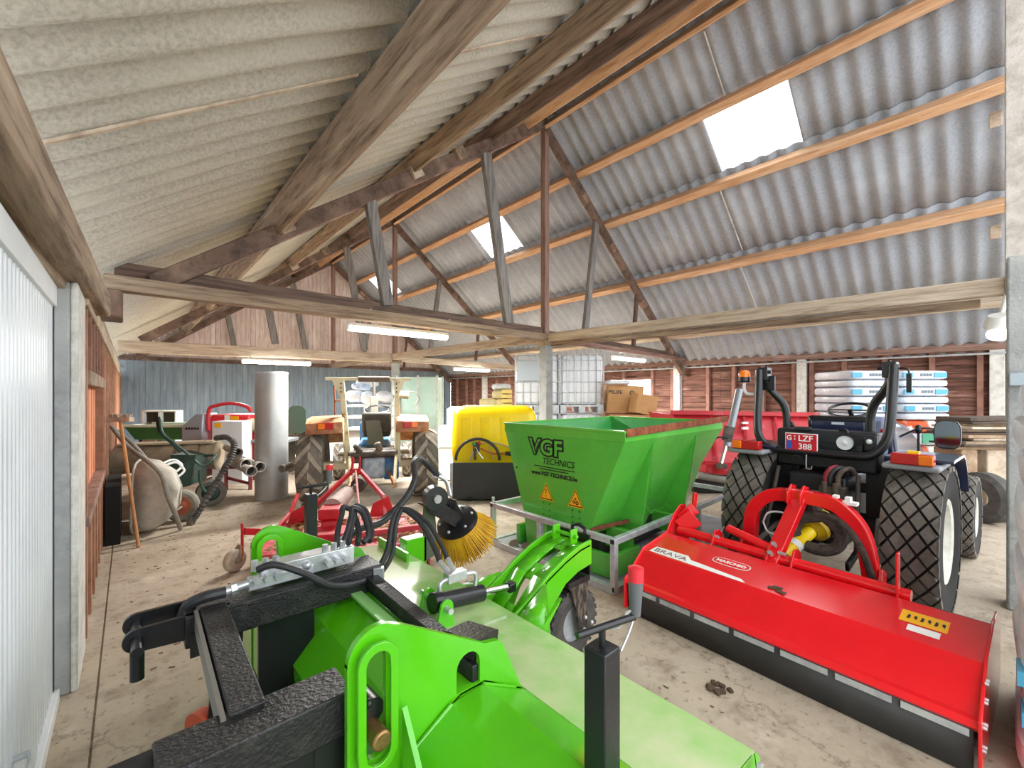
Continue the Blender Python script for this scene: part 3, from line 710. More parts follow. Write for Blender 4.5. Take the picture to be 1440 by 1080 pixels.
MB().bb((2.085, 1.64, .50), (2.10, 1.88, .74)).tube([(2.10, 1.70, .72), (2.12, 1.70, .76), (2.12, 1.80, .76), (2.10, 1.80, .50)], .012, 6, 2).build('arm_end_plate', black, sw)
cw = MB().lathe([(0, .03), (.08, .03), (.085, .0), (.07, -.03), (0, -.03)], (2.0, 1.76, .52), (0, 0, 1), 20).bb((1.92, 1.66, .455), (2.12, 1.86, .49)).build('castor_head', worn_black, sw)
for y in (1.67, 1.85):
    MB().prism([(1.94, .47), (2.12, .47), (2.10, .28), (2.14, .12), (2.04, .12), (2.02, .26)], (0, y, 0), (1, 0, 0), (0, 0, 1), -.02).build('castor_fork', M('scuffed_black', '#2b2722', .6, c2='#75685a', scale=18, lo=.45, hi=.6, stretch=(3, 3, .6), bump=.4), cw)
tw = MB().lathe([(.11, -.06), (.17, -.07), (.2, -.055), (.205, 0), (.2, .055), (.17, .07), (.11, .06)], (2.03, 1.76, .205), (0, 1, 0), 36, True)
for k in range(26):
    a = 2 * math.pi * k / 26
    for sd in (-1, 1): tw.box((2.03 + .205 * math.cos(a + sd * .06), 1.76 + sd * .035, .205 + .205 * math.sin(a + sd * .06)), (.018, .055, .022), (0, -a, sd * .25))
tw.build('support_wheel_tyre', tyre_black, cw)
MB().lathe([(.0, -.03), (.10, -.03), (.115, -.06), (.115, .06), (.10, .03), (0, .03)], (2.03, 1.76, .205), (0, 1, 0), 24).build('support_wheel_rim', galv, cw)
for x, z in ((2.06, .25), (2.09, .16), (2.12, .20), (2.05, .18)): MB().ball((x, 1.648, z), .013).build('fork_bolt', steel, cw)

# parking stands: square tubes with a T-handle and red-tipped lever
def stand(x, y, zt, s):
    st = MB().bb((x - .033, y - .033, .02), (x + .033, y + .033, zt)).build('parking_stand', black, sw, bevel=.004)
    MB().cyl((x, y, zt), (x, y, zt + .05), .009, n=10).build('stand_rod', black, st)
    MB().cyl((x - .075, y + .02, zt + .045), (x + .10, y - .03, zt + .052), .0095, n=12).build('t_handle', black, st)
    MB().tube([(x + .03, y - .035, zt - .01), (x + .075, y - .03, zt + .02), (x + .10, y - .03, zt + .06), (x + .085, y - .02, zt + .065), (x + .06, y - .01, zt + .03), (x + .02, y + .02, zt + .03)], .0035, 6, 3).build('spring_clip', steel, st)
    g = MB().lathe([(0, 0), (.014, 0), (.02, .09), (.0, .09)], (x + .105, y - .03, zt + .055), (.03, 0, 1), 16).build('lever_grip', M('grey_grip', '#5d6063', .5), st)
    MB().lathe([(0, .09), (.021, .09), (.021, .125), (0, .13)], (x + .105, y - .03, zt + .055), (.03, 0, 1), 16).build('lever_cap', M('red_grip', '#d42632', .4), g)
stand(.905, .67, .955, 1)
stand(.885, 2.97, .95, 1)

# side brush on its arm
bd = V(.52, .18, -.83).normalized()      # the brush faces out and down
bc = V(1.88, 2.76, .63)
hub = MB().lathe([(0, -.02), (.10, -.02), (.155, 0), (.165, .03), (.10, .045), (0, .045)], bc, bd, 28).build('side_brush_hub', black, sw)
_, bu, bv = MB().frame(bd)
m = MB(); r4 = random.Random(5)
for k in range(150):
    for ring in (0, 1):
        a = 2 * math.pi * (k + .5 * ring) / 150 + r4.uniform(-.015, .015); e = bu * math.cos(a) + bv * math.sin(a)
        p0 = bc + e * (.135 - .03 * ring) + bd * .02
        tilt = .62 - .2 * ring + r4.uniform(-.05, .05); p1 = p0 + (bd * 1 + e * tilt).normalized() * (.23 + r4.uniform(-.015, .015))
        m.cyl(p0, p1, .0055, .0045, 4)
m.build('side_brush_bristles', bristle_yellow, hub)
for k in range(6):
    a = k * 1.047 + .4; e = bu * math.cos(a) + bv * math.sin(a); MB().ball(bc + e * .13 - bd * .012, .012).build('hub_bolt', steel, hub)
m = MB(); nb = -bd
m.cyl(bc + nb * .02, bc + nb * .16, .06, n=18); m.cyl(bc + nb * .16, bc + nb * .2, .035, n=12); m.build('brush_motor', black, sw)
MB().box(bc + nb * .11 + V(-.12, .02, .0), (.32, .10, .012), (0, .6, .1)).box(bc + nb * .12 + V(-.1, -.08, .0), (.28, .012, .10), (0, .6, .1)).build('brush_arm', worn_black, sw, bevel=.004)
MB().cyl((1.62, 2.62, .86), (1.64, 2.70, .86), .085, n=26).build('angle_disc', black, sw)
MB().cyl((1.62, 2.60, .86), (1.62, 2.62, .86), .03, n=12).build('angle_bolt', steel, sw)
MB().prism([(1.58, .40), (1.66, .42), (1.68, .6), (1.66, .82), (1.58, .84)], (0, 2.72, 0), (1, 0, 0), (0, 0, 1), -.02).build('mount_plate', M('grey_green_plate', '#57604f', .6), sw)
MB().bb((1.44, 2.72, .36), (1.60, 2.82, .58)).build('mount_bracket', green, sw, bevel=.004)
MB().tube([(1.75, 2.83, .98), (1.82, 2.81, .93), (1.84, 2.78, .82)], .016, 8).box((1.75, 2.83, .98), (.07, .04, .04), (0, .2, .3)).build('motor_fitting', steel, sw)

# ------------------------------------------------------------------ red flail mower
A35 = math.radians(-3.5)
mw = thing('flail_mower', (2.69, .90, 0), 'red flail mower with a black rubber skirt and grey-tipped white decals', 'mower', rz=A35)
mw['label'] = 'wide red flail mower with a black rubber skirt, hitched behind the dark tractor'
L_ = dict(local=True)
YL, YR = .905, -.855
mprof = [(.0, .195), (-.02, .215), (.0, .235), (.035, .235), (.20, .40), (.53, .465), (.60, .40)]
m = MB()
for (xa, za), (xb, zb) in zip(mprof[:-1], mprof[1:]): m.add([(xa, YL, za), (xb, YL, zb), (xb, YR, zb), (xa, YR, za)], [(0, 1, 2, 3)])
m.build('hood', red, mw, weld=True, smooth=.2, solid=.006, **L_)
for yy, th in ((YL, .012), (YR - .012, .012)):
    e = [(-.03, .03), (-.03, .25), (.01, .27), (.20, .425), (.52, .485)] + ([(.62, .61), (.72, .672), (.80, .66)] if yy > 0 else [(.7, .48)]) + [(.86, .42), (.86, .10), (.7, .03)]
    MB().prism(e, (0, yy + th, 0), (1, 0, 0), (0, 0, 1), th).build('side_plate', red, mw, bevel=.003, **L_)
MB().bar((.68, .88, .55), (.76, .80, .66), .015, .10).bar((.76, .82, .58), (.78, .81, .78), .03, .03).bar((.64, .86, .5), (.70, .76, .60), .012, .14).build('end_bracket', red, mw, bevel=.003, **L_)
nsk = 7
for k in range(nsk):
    ya = YL - .01 - k * (YL - YR - .02) / nsk; yb = ya - (YL - YR - .02) / nsk
    if k == 0: s = MB().add([(-.005, YL - .012, .20), (-.005, YR + .014, .20), (.0, YR + .014, .005), (.0, YL - .012, .005)], [(0, 1, 2, 3)]).build('rubber_flap', skirt_rubber, mw, solid=.008, **L_)
    MB().bb((-.014, yb + .016, .165), (-.008, ya - .016, .196)).build('clamp_strip', galv, s, **L_)
MB().bb((.26, YR + .02, .02), (.84, YL - .02, .36)).build('rotor_housing', skirt_rubber, mw, **L_)
MB().cyl((.62, .86, .49), (.62, -.55, .465), .035, n=18).build('slide_tube', red, mw, **L_)
tb = MB().cyl((.70, .50, .575), (.64, .16, .52), .03, n=18).build('upper_tube', red, mw, **L_)
for y in (.55, .17, .02):
    MB().prism([(.54, .46), (.72, .46), (.72, .52), (.66, .56), (.60, .56)], (0, y, 0), (1, 0, 0), (0, 0, 1), -.014).build('tube_lug', red, mw, bevel=.003, **L_)
for y in (.555, .10):
    for z in (.475, .52): MB().cyl((.60, y + .02, z), (.60, y - .03, z), .012, n=6).build('lug_bolt', steel, mw, **L_)
# arched headstock
ar = [(.90, .42, .42), (.90, .42, .60), (.90, .39, .73), (.90, .28, .84), (.90, .13, .865), (.90, -.03, .865), (.90, -.14, .84), (.90, -.24, .74), (.90, -.29, .60), (.90, -.325, .34)]
ring = MB(); P_ = [Vector(p) for p in ar]; Q_ = []
for i in range(len(P_) - 1):
    for k in range(4):
        t = k / 4; a_, b_, c_, d_ = P_[max(i - 1, 0)], P_[i], P_[i + 1], P_[min(i + 2, len(P_) - 1)]
        Q_.append(.5 * ((2 * b_) + (c_ - a_) * t + (2 * a_ - 5 * b_ + 4 * c_ - d_) * t * t + (3 * b_ - a_ - 3 * c_ + d_) * t ** 3))
Q_.append(P_[-1]); rings = []
for i, p in enumerate(Q_):
    t = (Q_[min(i + 1, len(Q_) - 1)] - Q_[max(i - 1, 0)]).normalized(); nrm = t.cross(Vector((1, 0, 0)))
    rings.append([p + nrm * .045 + V(.04, 0, 0), p + nrm * .045 - V(.04, 0, 0), p - nrm * .045 - V(.04, 0, 0), p - nrm * .045 + V(.04, 0, 0)])
ring.loft(rings); ring.build('headstock_arch', red, mw, bevel=.008, **L_)
MB().bar((.585, .16, .44), (.90, .085, .86), .10, .05).build('centre_bar', red, mw, bevel=.006, **L_)
for q in ((.60, .155, .50), (.64, .145, .555)):
    MB().cyl((q[0] - .02, q[1], q[2] - .0), (q[0] - .05, q[1], q[2] + .025), .016, n=6).build('bar_bolt', steel, mw, **L_)
for y in (.13, .05):
    MB().prism([(.80, .82), (.96, .82), (.96, .93), (.88, .95), (.80, .90)], (0, y, 0), (1, 0, 0), (0, 0, 1), -.014).build('top_lug', red, mw, bevel=.003, **L_)
MB().cyl((.88, .17, .90), (.88, .0, .90), .014, n=10).build('top_pin', steel, mw, **L_)
MB().box((.92, -.16, .87), (.06, .16, .02)).box((.92, -.12, .89), (.05, .03, .04)).box((.92, -.19, .89), (.05, .03, .04)).build('hose_rack', white_paint, mw, **L_)
MB().bar((.55, -.505, .40), (.55, -.505, .715), .012, .05, (1, 0, 0)).build('upright_flat', red, mw, bevel=.003, **L_)
MB().prism([(.75, .2), (.95, .2), (.95, .46), (.86, .5)], (0, -.38, 0), (1, 0, 0), (0, 0, 1), -.02).prism([(.75, .2), (.95, .2), (.95, .46), (.86, .5)], (0, .46, 0), (1, 0, 0), (0, 0, 1), -.02).build('lower_link_lug', red, mw, bevel=.003, **L_)
# drive shaft in yellow guard, hose bundle wrapped in a black sleeve
ps = MB().cyl((.72, .15, .44), (1.02, .06, .60), .045, n=20).build('shaft_guard', yellow, mw, **L_)
MB().lathe([(.05, 0), (.10, .03), (.112, .15), (.085, .17), (0, .17)], (1.02, .06, .60), (.3, -.09, .16), 20).build('guard_bell', M('black_yellow_bell', '#c9a412', .5), ps, **L_)
MB().lathe([(.10, 0), (.113, .01), (.118, .05), (.10, .06)], (1.07, .045, .625), (.3, -.09, .16), 20).build('bell_band', black, ps, **L_)
MB().lathe([(.05, 0), (.05, .05)], (.84, .114, .504), (.3, -.09, .16), 16).build('guard_label', white_paint, ps, **L_)
MB().cyl((.60, .17, .40), (.74, .145, .45), .07, .06, 18).build('gearbox_cup', black, mw, **L_)
sleeve = M('dusty_sleeve', '#3b3431', .85, c2='#544a44', scale=16, bump=.6, bscale=60)
MB().tube([(.93, -.02, .74), (.93, .09, .70), (.92, .13, .62), (.92, .08, .53), (.92, -.04, .51), (.93, -.13, .56), (.94, -.14, .66), (.93, -.06, .74), (.95, .0, .75), (1.1, .06, .86)], .04, 10, 5).build('hose_sleeve', sleeve, mw, **L_)
MB().tube([(.90, -.0, .76), (.87, -.14, .76), (.85, -.25, .65), (.85, -.31, .50), (.86, -.33, .38), (.84, -.27, .30), (.80, -.15, .30)], .022, 8, 5).build('hose_sleeve', sleeve, mw, **L_)
MB().tube([(.92, .34, .62), (.90, .30, .70), (.92, .22, .72), (.98, .10, .68), (1.05, .0, .7)], .007, 6, 5).tube([(.92, .34, .62), (.90, .30, .56), (.92, .24, .54)], .007, 6, 4).build('white_cable', white_plastic, mw, **L_)
# decals on the sloping top (y along, s up the slope)
def top(y, s, lift=.002):
    x = .20 + .33 * s; z = .40 + .065 * s
    return V(x - .19 * lift, y, z + .98 * lift)
def decal(name, pts, mat, lift=.0045, par=mw):
    return MB().add([top(y, s, lift) for y, s in pts], [tuple(range(len(pts)))]).build(name, mat, par, local=True, smooth=3)
ds = decal('white_decal', [(.868, .05), (.855, .30), (.60, .32), (.56, .20), (.20, .11), (.165, .03), (.18, .02), (.62, .045)], white_paint)
WM = W(mw)
ux_ = (WM.to_3x3() @ V(0, -1, 0)); uy_ = (WM.to_3x3() @ V(.33, 0, .065).normalized())
text('lettering', 'BRAVA', .068, WM @ top(.845, .10, .006), ux_, uy_, M('decal_grey', '#8f6a70', .5), ds, .0008, xs=1.25)
ov = [(.327 + .125 * math.copysign(abs(math.cos(t)) ** .5, math.cos(t)), .52 + .13 * math.copysign(abs(math.sin(t)) ** .7, math.sin(t))) for t in [2 * math.pi * k / 28 for k in range(28)]]
ov2 = [(.327 + (y - .327) * .95, .52 + (s_ - .52) * .86) for y, s_ in ov]
do = decal('oval_decal', ov, white_paint)
d2 = decal('oval_field', ov2, red, .006, do)
d2.parent = do
text('lettering', 'MASCHIO', .040, WM @ top(.425, .475, .0075), ux_, uy_, white_paint, do, .0008, xs=1.12, bold=.0012)
ys = decal('warning_decal', [(-.545, .40), (-.545, .72), (-.725, .72), (-.725, .40)], sticker_yellow)
for k in range(6):
    y = -.57 - k * .026; MB().add([top(y, .5 + .06 * (k % 2), .006), top(y - .012, .5, .006), top(y - .014, .6, .006), top(y - .004, .62, .006)], [(0, 1, 2, 3)]).build('pictogram', ink, ys, local=True)
decal('white_label', [(-.585, .20), (-.585, .36), (-.705, .36), (-.705, .20)], white_paint)
for y, s_ in ((.02, .15), (-.03, .1), (.0, .2)): MB().box(top(y, s_, .006), (.03, .05, .006), (0, 0, y * 9)).build('mud_fleck', soil, mw, local=True)
for z in (.12, .2, .29, .36):
    for x in (.04, .07): MB().cyl((x + (z - .2) * .4, YR - .010, z), (x + (z - .2) * .4, YR - .022, z), .008, n=6).build('plate_bolt', steel, mw, local=True)

# ------------------------------------------------------------------ dark compact tractor with turf tyres
tr = thing('compact_tractor', (4.42, .985, 0), 'dark navy compact tractor with block-tread turf tyres and a folded roll bar', 'tractor', rz=A35)
M('tread_rubber', '#736d66', .8, c2='#5d5852', scale=9, c3='#878078', scale3=3, bump=.3)
M('groove_shade_rubber', '#1f1e1d', .9)  # tyre carcass near black: shade between tread blocks put into its colour
def wheel(par, c, R, wd, rim, tmat, rmat, style, face=1, rows=24):
    t = MB(); hw = wd / 2
    t.lathe([(rim, -hw * .8), (rim + (R - rim) * .35, -hw), (R * .93, -hw * .96), (R * .965, -hw * .8), (R * .975, 0), (R * .965, hw * .8), (R * .93, hw * .96), (rim + (R - rim) * .35, hw), (rim, hw * .8)], c, (0, 1, 0), 48, True)
    c = Vector(c)
    def blk(a, y, la, ly, hgt, skew):
        e = V(math.cos(a), 0, math.sin(a)); tg = V(-math.sin(a), 0, math.cos(a)); rr = R * .965
        p = c + e * (rr + hgt / 2 - .006); p.y += y
        sk = lambda u, v: tg * (u * la / 2 + v * skew) + V(0, 1, 0) * (v * ly / 2)
        vs = [p + sk(u, v) + e * (w_ * hgt / 2 - (abs(y + v * ly / 2) / hw) ** 3 * R * .03) for u in (-1, 1) for v in (-1, 1) for w_ in (-1, 1)]
        t.add(vs, [(0, 1, 3, 2), (4, 6, 7, 5), (0, 4, 5, 1), (2, 3, 7, 6), (0, 2, 6, 4), (1, 5, 7, 3)])
    lug = MB()
    if style != 'turf':
        for k in range(rows):
            for sd in (-1, 1):
                a = 2 * math.pi * (k + (.5 if sd > 0 else 0)) / rows
                pit = 2 * math.pi / rows; rg = []
                for q in range(6):
                    f = q / 5; y = sd * (-.01 + f * hw * 1.0); aa = a + face * (-f + .4) * pit * .8; hf = .14 * pit * (1.25 - .35 * f); drop = f ** 3 * R * .05
                    rg.append([c + V(math.cos(aa + g_) * rr, y, math.sin(aa + g_) * rr) for g_, rr in ((-hf * 1.2, R * .955 - drop), (-hf, R * 1.005 - drop * .6), (hf, R * 1.005 - drop * .6), (hf * 1.2, R * .955 - drop))])
                lug.loft(rg)
    tt = t.build('tyre', tmat if style == 'turf' else tmat, par, local=True)
    if style != 'turf': lug.build('tread', M('muddy_lug', '#a39a8c', .9, c2='#877e72', scale=9, c3='#b9b1a4', scale3=3, bump=.4), tt, local=True)
    else: lug.bm.free()
    if style == 'turf':
        d_ = MB(); lanes = 6; bw = wd * .99 / lanes; pit = 2 * math.pi / rows
        for j in range(lanes + 1):
            for k in range(rows):
                a = pit * (k + .5 * (j % 2)); y = -wd * .495 + bw * j; q = []
                for dz in (0, 1):
                    for da, dy in ((-.41, 0), (0, -.82), (.41, 0), (0, .82)):
                        yy = max(-wd * .5, min(wd * .5, y + dy * bw)); aa = a + da * pit
                        rr = R * .958 + .036 * dz - (abs(yy) / hw) ** 4 * R * .035
                        q.append(c + V(math.cos(aa) * rr, yy, math.sin(aa) * rr))
                d_.add(q, [(4, 5, 6, 7), (0, 1, 5, 4), (1, 2, 6, 5), (2, 3, 7, 6), (3, 0, 4, 7)])
        d_.build('tread', MATS['tread_rubber'], tt, local=True)
    s = -1 if c.y < 0 else 1
    r = MB().lathe([(0, s * hw * .25), (rim * .35, s * hw * .25), (rim * .45, s * hw * .05), (rim * .8, s * hw * .1), (rim * .9, s * hw * .8), (rim * 1.03, s * hw * .86), (rim * 1.03, -s * hw * .8), (rim * .9, -s * hw * .6), (0, -s * hw * .2)], c, (0, 1, 0), 36).build('rim', rmat, tt, local=True)
    MB().lathe([(0, s * hw * .5), (rim * .28, s * hw * .45), (rim * .3, s * hw * .2)], c, (0, 1, 0), 20).build('hub', rmat, tt, local=True)
    return tt
cream = M('cream_rim', '#d9d8cf', .5, c2='#bdbbb0', scale=8)
for y in (-.63, .45): wheel(tr, (0, y, .545), .545, .30, .29, MATS['groove_shade_rubber'], cream, 'turf', rows=23)
for y in (-.66, .60): wheel(tr, (1.87, y, .385), .385, .20, .19, MATS['groove_shade_rubber'], cream, 'turf', rows=20)
# body
MB().bb((-.28, -.24, .42), (.55, .16, .95)).box((-.05, -.05, .62), (.5, .36, .42)).build('rear_axle_housing', dark_navy, tr, bevel=.02, local=True)
MB().cyl((0, -.50, .545), (0, .40, .545), .10, n=18).build('axle_tube', dark_navy, tr, local=True)
MB().bb((.5, -.20, .45), (2.0, .12, .85)).build('engine_block', dark_navy, tr, bevel=.03, local=True)
MB().cyl((1.87, -.6, .40), (1.87, .55, .40), .05, n=14).build('front_axle', dark_navy, tr, local=True)
hp = [(1.02, .80), (1.02, 1.33), (1.3, 1.33), (1.75, 1.26), (2.15, 1.10), (2.28, .9), (2.28, .72)]
hr = [[(x, -.04 + sy * (.30 if z < 1.1 else .24), z) for x, z in hp] for sy in (-1, 1)]
MB().loft(hr).build('bonnet', navy, tr, bevel=.05, local=True)
MB().bb((-.14, -.40, .98), (.06, .30, 1.30)).build('rear_panel', dark_navy, tr, bevel=.02, local=True)
MB().bb((-.165, -.31, 1.10), (-.14, -.03, 1.20)).build('panel_opening', black, tr, bevel=.004, local=True)
MB().bb((.02, -.40, .80), (.98, .30, .88)).build('footplate', dark_navy, tr, bevel=.01, local=True)
for s in (-1, 1):
    c_ = -.09 + s * .54
    f = MB(); rings = []
    for k in range(13):
        a = math.radians(62 + 92 * k / 12); rr = .66
        zz = min(.545 + rr * math.sin(a), 1.13 if s < 0 else 1.13)
        rings.append([(rr * -math.cos(a) * .86, c_ - .19, zz), (rr * -math.cos(a) * .86, c_ + .17, zz), (rr * -math.cos(a) * .86, c_ + .17, zz + .02), (rr * -math.cos(a) * .86, c_ - .19, zz + .02)])
    f.loft(rings).build('fender', navy, tr, bevel=.008, local=True)
    MB().bb((-.40, c_ - .14, 1.075), (.05, c_ + .16, 1.115)).build('fender_edge', M('grey_fender_edge', '#8f9499', .5), tr, bevel=.015, local=True)
    tl_ = MB().bb((-.41, c_ - .11, 1.115), (-.33, c_ + .11, 1.19)).build('tail_light', red_lens, tr, bevel=.008, local=True)
    MB().bb((-.416, c_ + s * .035, 1.12), (-.335, c_ + s * .108, 1.186)).build('indicator', amber, tl_, bevel=.006, local=True)
MB().bb((-.36, -.66, 1.19), (-.30, -.60, 1.205)).build('yellow_mark', yellow, tr, local=True)
# roll bar: two bent posts, folded hoop hanging behind them
for s in (-1, 1):
    o_ = -.01
    m = MB(); yb_ = o_ + s * .30; yt = o_ + s * .435
    m.tube([(.06, yb_, .98), (.06, yb_, 1.30), (.06, yb_ + s * .004, 1.42), (.045, yb_ + s * .03, 1.52), (.0, yt - s * .03, 1.63), (-.02, yt, 1.70), (-.02, yt, 1.80)], .032, 12, 5)
    m.build('roll_bar_post', black, tr, local=True)
    MB().box((.06, yb_, 1.10), (.09, .08, .26)).build('post_clamp', dark_navy, tr, bevel=.008, local=True)
    MB().box((-.05, yt + s * .01, 1.785), (.10, .085, .12)).cyl((-.08, yt - .06, 1.80), (-.08, yt + .06, 1.80), .018, n=8).cyl((-.03, yt, 1.80), (-.03, yt, 1.86), .014, n=8).build('hinge_block', black, tr, bevel=.008, local=True)
hoop = [(-.09, .462, 1.82), (-.12, .458, 1.6), (-.16, .45, 1.34), (-.19, .425, 1.22), (-.21, .35, 1.135), (-.215, .25, 1.12), (-.215, 0, 1.12), (-.215, -.27, 1.12), (-.21, -.37, 1.135), (-.19, -.445, 1.22), (-.16, -.47, 1.34), (-.12, -.478, 1.6), (-.09, -.482, 1.82)]
MB().tube(hoop, .034, 12, 5).build('folded_hoop', black, tr, local=True)
MB().box((-.04, .40, 1.70), (.02, .10, .13)).build('relay_box', black, tr, bevel=.004, local=True)
bk = MB().tube([(-.10, .47, 1.60), (-.10, .56, 1.60), (-.10, .592, 1.64), (-.10, .592, 1.71)], .014, 8, 5).build('beacon_stalk', white_plastic, tr, local=True)
MB().lathe([(0, 0), (.045, 0), (.052, .01), (.052, .05), (0, .05)], (-.10, .592, 1.71), (0, 0, 1), 20).build('beacon_base', black, bk, local=True)
MB().lathe([(.05, .05), (.051, .08), (.04, .105), (.015, .117), (0, .118)], (-.10, .592, 1.71), (0, 0, 1), 20).build('beacon_lens', amber, bk, local=True)
MB().tube([(-.1, -.50, 1.79), (-.1, -.565, 1.785), (-.1, -.57, 1.70)], .007, 6, 2).bb((-.11, -.585, 1.61), (-.095, -.555, 1.75)).build('small_mirror', black, tr, local=True)
# seat, wheel, controls
st = MB().bb((.12, -.26, .95), (.56, .16, 1.12)).build('seat', black, tr, bevel=.05, local=True)
MB().box((.30, -.035, 1.33), (.07, .46, .15), (0, -.1, 0)).build('seat_back', black, st, bevel=.03, local=True)
MB().bb((.255, -.23, 1.26), (.275, .16, 1.36)).build('back_panel', navy, st, bevel=.006, local=True)
MB().bb((.248, -.09, 1.33), (.256, -.0, 1.352)).build('seat_label', M('label_grey', '#c9d2dc', .5), st, local=True)
sg = MB().tube([(.78 + .14 * math.cos(t) * .85, .0 + .165 * math.sin(t), 1.445 + .14 * math.cos(t) * .45) for t in [2 * math.pi * k / 20 for k in range(20)]], .013, 8, 2, True).build('steering_wheel', black, tr, local=True)
MB().cyl((.79, 0, 1.44), (1.05, -.02, 1.15), .02, n=10).bar((.78, -.16, 1.445), (.78, .16, 1.445), .02, .012).build('steering_column', black, sg, local=True)
MB().bb((.95, -.24, 1.0), (1.12, .18, 1.38)).build('dashboard', M('grey_dash', '#7b84a0', .4), tr, bevel=.04, local=True)
for y, z in ((-.56, 1.30), (.33, 1.28)):
    l = MB().cyl((.3, y, 1.1), (.3, y, z), .008, n=8).build('control_lever', black, tr, local=True); MB().ball((.3, y, z + .02), .024, (1, 1, 1.5)).build('lever_knob', black, l, local=True)
MB().ball((.2, -.36, 1.30), .016).build('red_knob', red_lens, tr, local=True)
mi = MB().tube([(1.0, -.33, 1.2), (.75, -.5, 1.30), (.52, -.64, 1.31)], .009, 8, 4).build('mirror_arm', black, tr, local=True)
mr = [[(.50 + dx, -.70 + .078 * k * math.copysign(abs(math.cos(t)) ** .6, math.cos(t)), 1.275 + .115 * k * math.copysign(abs(math.sin(t)) ** .6, math.sin(t))) for t in [2 * math.pi * q / 24 for q in range(24)]] for dx, k in ((.05, .7), (.02, 1), (-.005, 1))]
MB().loft(mr).build('mirror_shell', black, mi, local=True)
MB().loft([[(.494, -.70 + (p[1] + .70) * .93, 1.275 + (p[2] - 1.275) * .94) for p in mr[2]], [(.493, -.70 + (p[1] + .70) * .93, 1.275 + (p[2] - 1.275) * .94) for p in mr[2]]]).build('mirror_face', mirror_glass, mi, local=True)
# number plate
npl = MB().bb((-.245, -.04, 1.125), (-.235, .195, 1.272)).build('number_plate', white_paint, tr, local=True, bevel=.002)
MB().bb((-.248, -.034, 1.131), (-.2455, .189, 1.266)).build('plate_field', plate_red, npl, local=True)
MB().bb((-.2492, .142, 1.137), (-.2475, .183, 1.205)).build('plate_band', plate_blue, npl, local=True)
WT = W(tr); ty = WT.to_3x3() @ V(0, -1, 0)
for s_, y, z, sz, xs in (('G', .184, 1.212, .058, .95), ('LZF', .098, 1.208, .068, .98), ('388', .098, 1.141, .068, .98)):
    text('lettering', s_, sz, WT @ V(-.249, y, z), ty, (0, 0, 1), white_paint, npl, .0008, xs=xs, bold=.001)
MB().box((-.2495, .122, 1.245), (.002, .008, .012)).box((-.2495, .122, 1.222), (.002, .008, .012)).build('seal_dots', white_paint, npl, local=True)
# work lamps, hook, rear hydraulics
wl_ = MB().lathe([(0, 0), (.05, 0), (.062, .05), (.062, .075), (.056, .08)], (-.13, -.21, 1.215), (-1, 0, 0), 24).build('work_lamp', black, tr, local=True)
MB().lathe([(0, .072), (.056, .074)], (-.13, -.21, 1.215), (-1, 0, 0), 24).lathe([(.02, .073), (.022, .082), (0, .086)], (-.13, -.21, 1.215), (-1, 0, 0), 12).build('lamp_lens', glass, wl_, local=True)
MB().tube([(-.13, -.21, 1.27), (-.13, -.2, 1.31), (-.1, -.15, 1.31)], .012, 6, 3).build('lamp_bracket', black, wl_, local=True)
MB().box((-.15, -.36, 1.22), (.06, .08, .12)).build('switch_box', dark_navy, tr, bevel=.01, local=True)
MB().ball((-.18, -.355, 1.235), .02).build('small_lamp', glass, tr, local=True)
MB().box((-.13, .10, 1.305), (.09, .12, .03), (0, 0, .2)).build('plate_light', black, tr, bevel=.006, local=True)
MB().tube([(-.24, .04, 1.10), (-.245, .04, 1.0), (-.245, .03, .985), (-.245, .005, .985), (-.245, -.0, 1.01)], .005, 6, 3).build('wire_hook', steel, tr, local=True)
MB().cyl((-.22, .10, 1.07), (-.30, .10, 1.06), .03, n=14).build('trailer_socket', black, tr, local=True)
for k, (dy, mt) in enumerate(((0, rubber), (.03, M('red_hose', '#8f2a35', .5)), (-.05, greasy))):
    MB().tube([(-.36, -.16 + dy, .86), (-.37, -.16 + dy, .96), (-.36, -.19 + dy, 1.02), (-.30, -.22 + dy, 1.03), (-.26, -.24 + dy, .98)], .018, 8, 5).build('rear_hose', mt, tr, local=True)
MB().box((-.34, -.17, .85), (.10, .16, .07)).cyl((-.40, -.13, .84), (-.40, -.13, .92), .02, n=10).cyl((-.40, -.2, .84), (-.40, -.2, .92), .02, n=10).build('hydraulic_couplers', greasy, tr, bevel=.004, local=True)
for y in (-.34, .27):
    MB().bar((-.15, y, .5), (-.75, y - .02, .42), .025, .06).build('lower_link', black, tr, bevel=.006, local=True)
    MB().cyl((-.45, y, .46), (-.25, y * .9, .98), .016, n=10).build('lift_rod', greasy, tr, local=True)
MB().cyl((-.30, -.04, .78), (-.60, -.02, .80), .022, n=12).build('top_link', greasy, tr, local=True)
MB().bb((-.42, -.10, .36), (-.2, .02, .46)).build('drawbar', black, tr, bevel=.006, local=True)
MB().cyl((-.28, -.04, .60), (-.36, -.04, .60), .09, n=18).build('pto_cover', black, tr, local=True)
for y in (.36, -.46): MB().bar((-.05, y, .35), (-.05, y, 1.05), .02, .3).build('fender_liner', dark_navy, tr, local=True)
MB().tube([(-.42, -.45, .50), (-.3, -.43, .56), (-.2, -.42, .66)], .02, 8, 2).build('stabiliser', steel, tr, local=True)

# ------------------------------------------------------------------ green hopper on its galvanised frame
TH = math.radians(41.66)
def at(px, py, D):
    """a point D metres deep along the viewing direction, from where the photo shows it"""
    u = (px - 720) / 605; v = (554 - py) / 605
    return V((u * math.cos(TH) + math.sin(TH)) * D, (-u * math.sin(TH) + math.cos(TH)) * D, 1.6 + v * D)

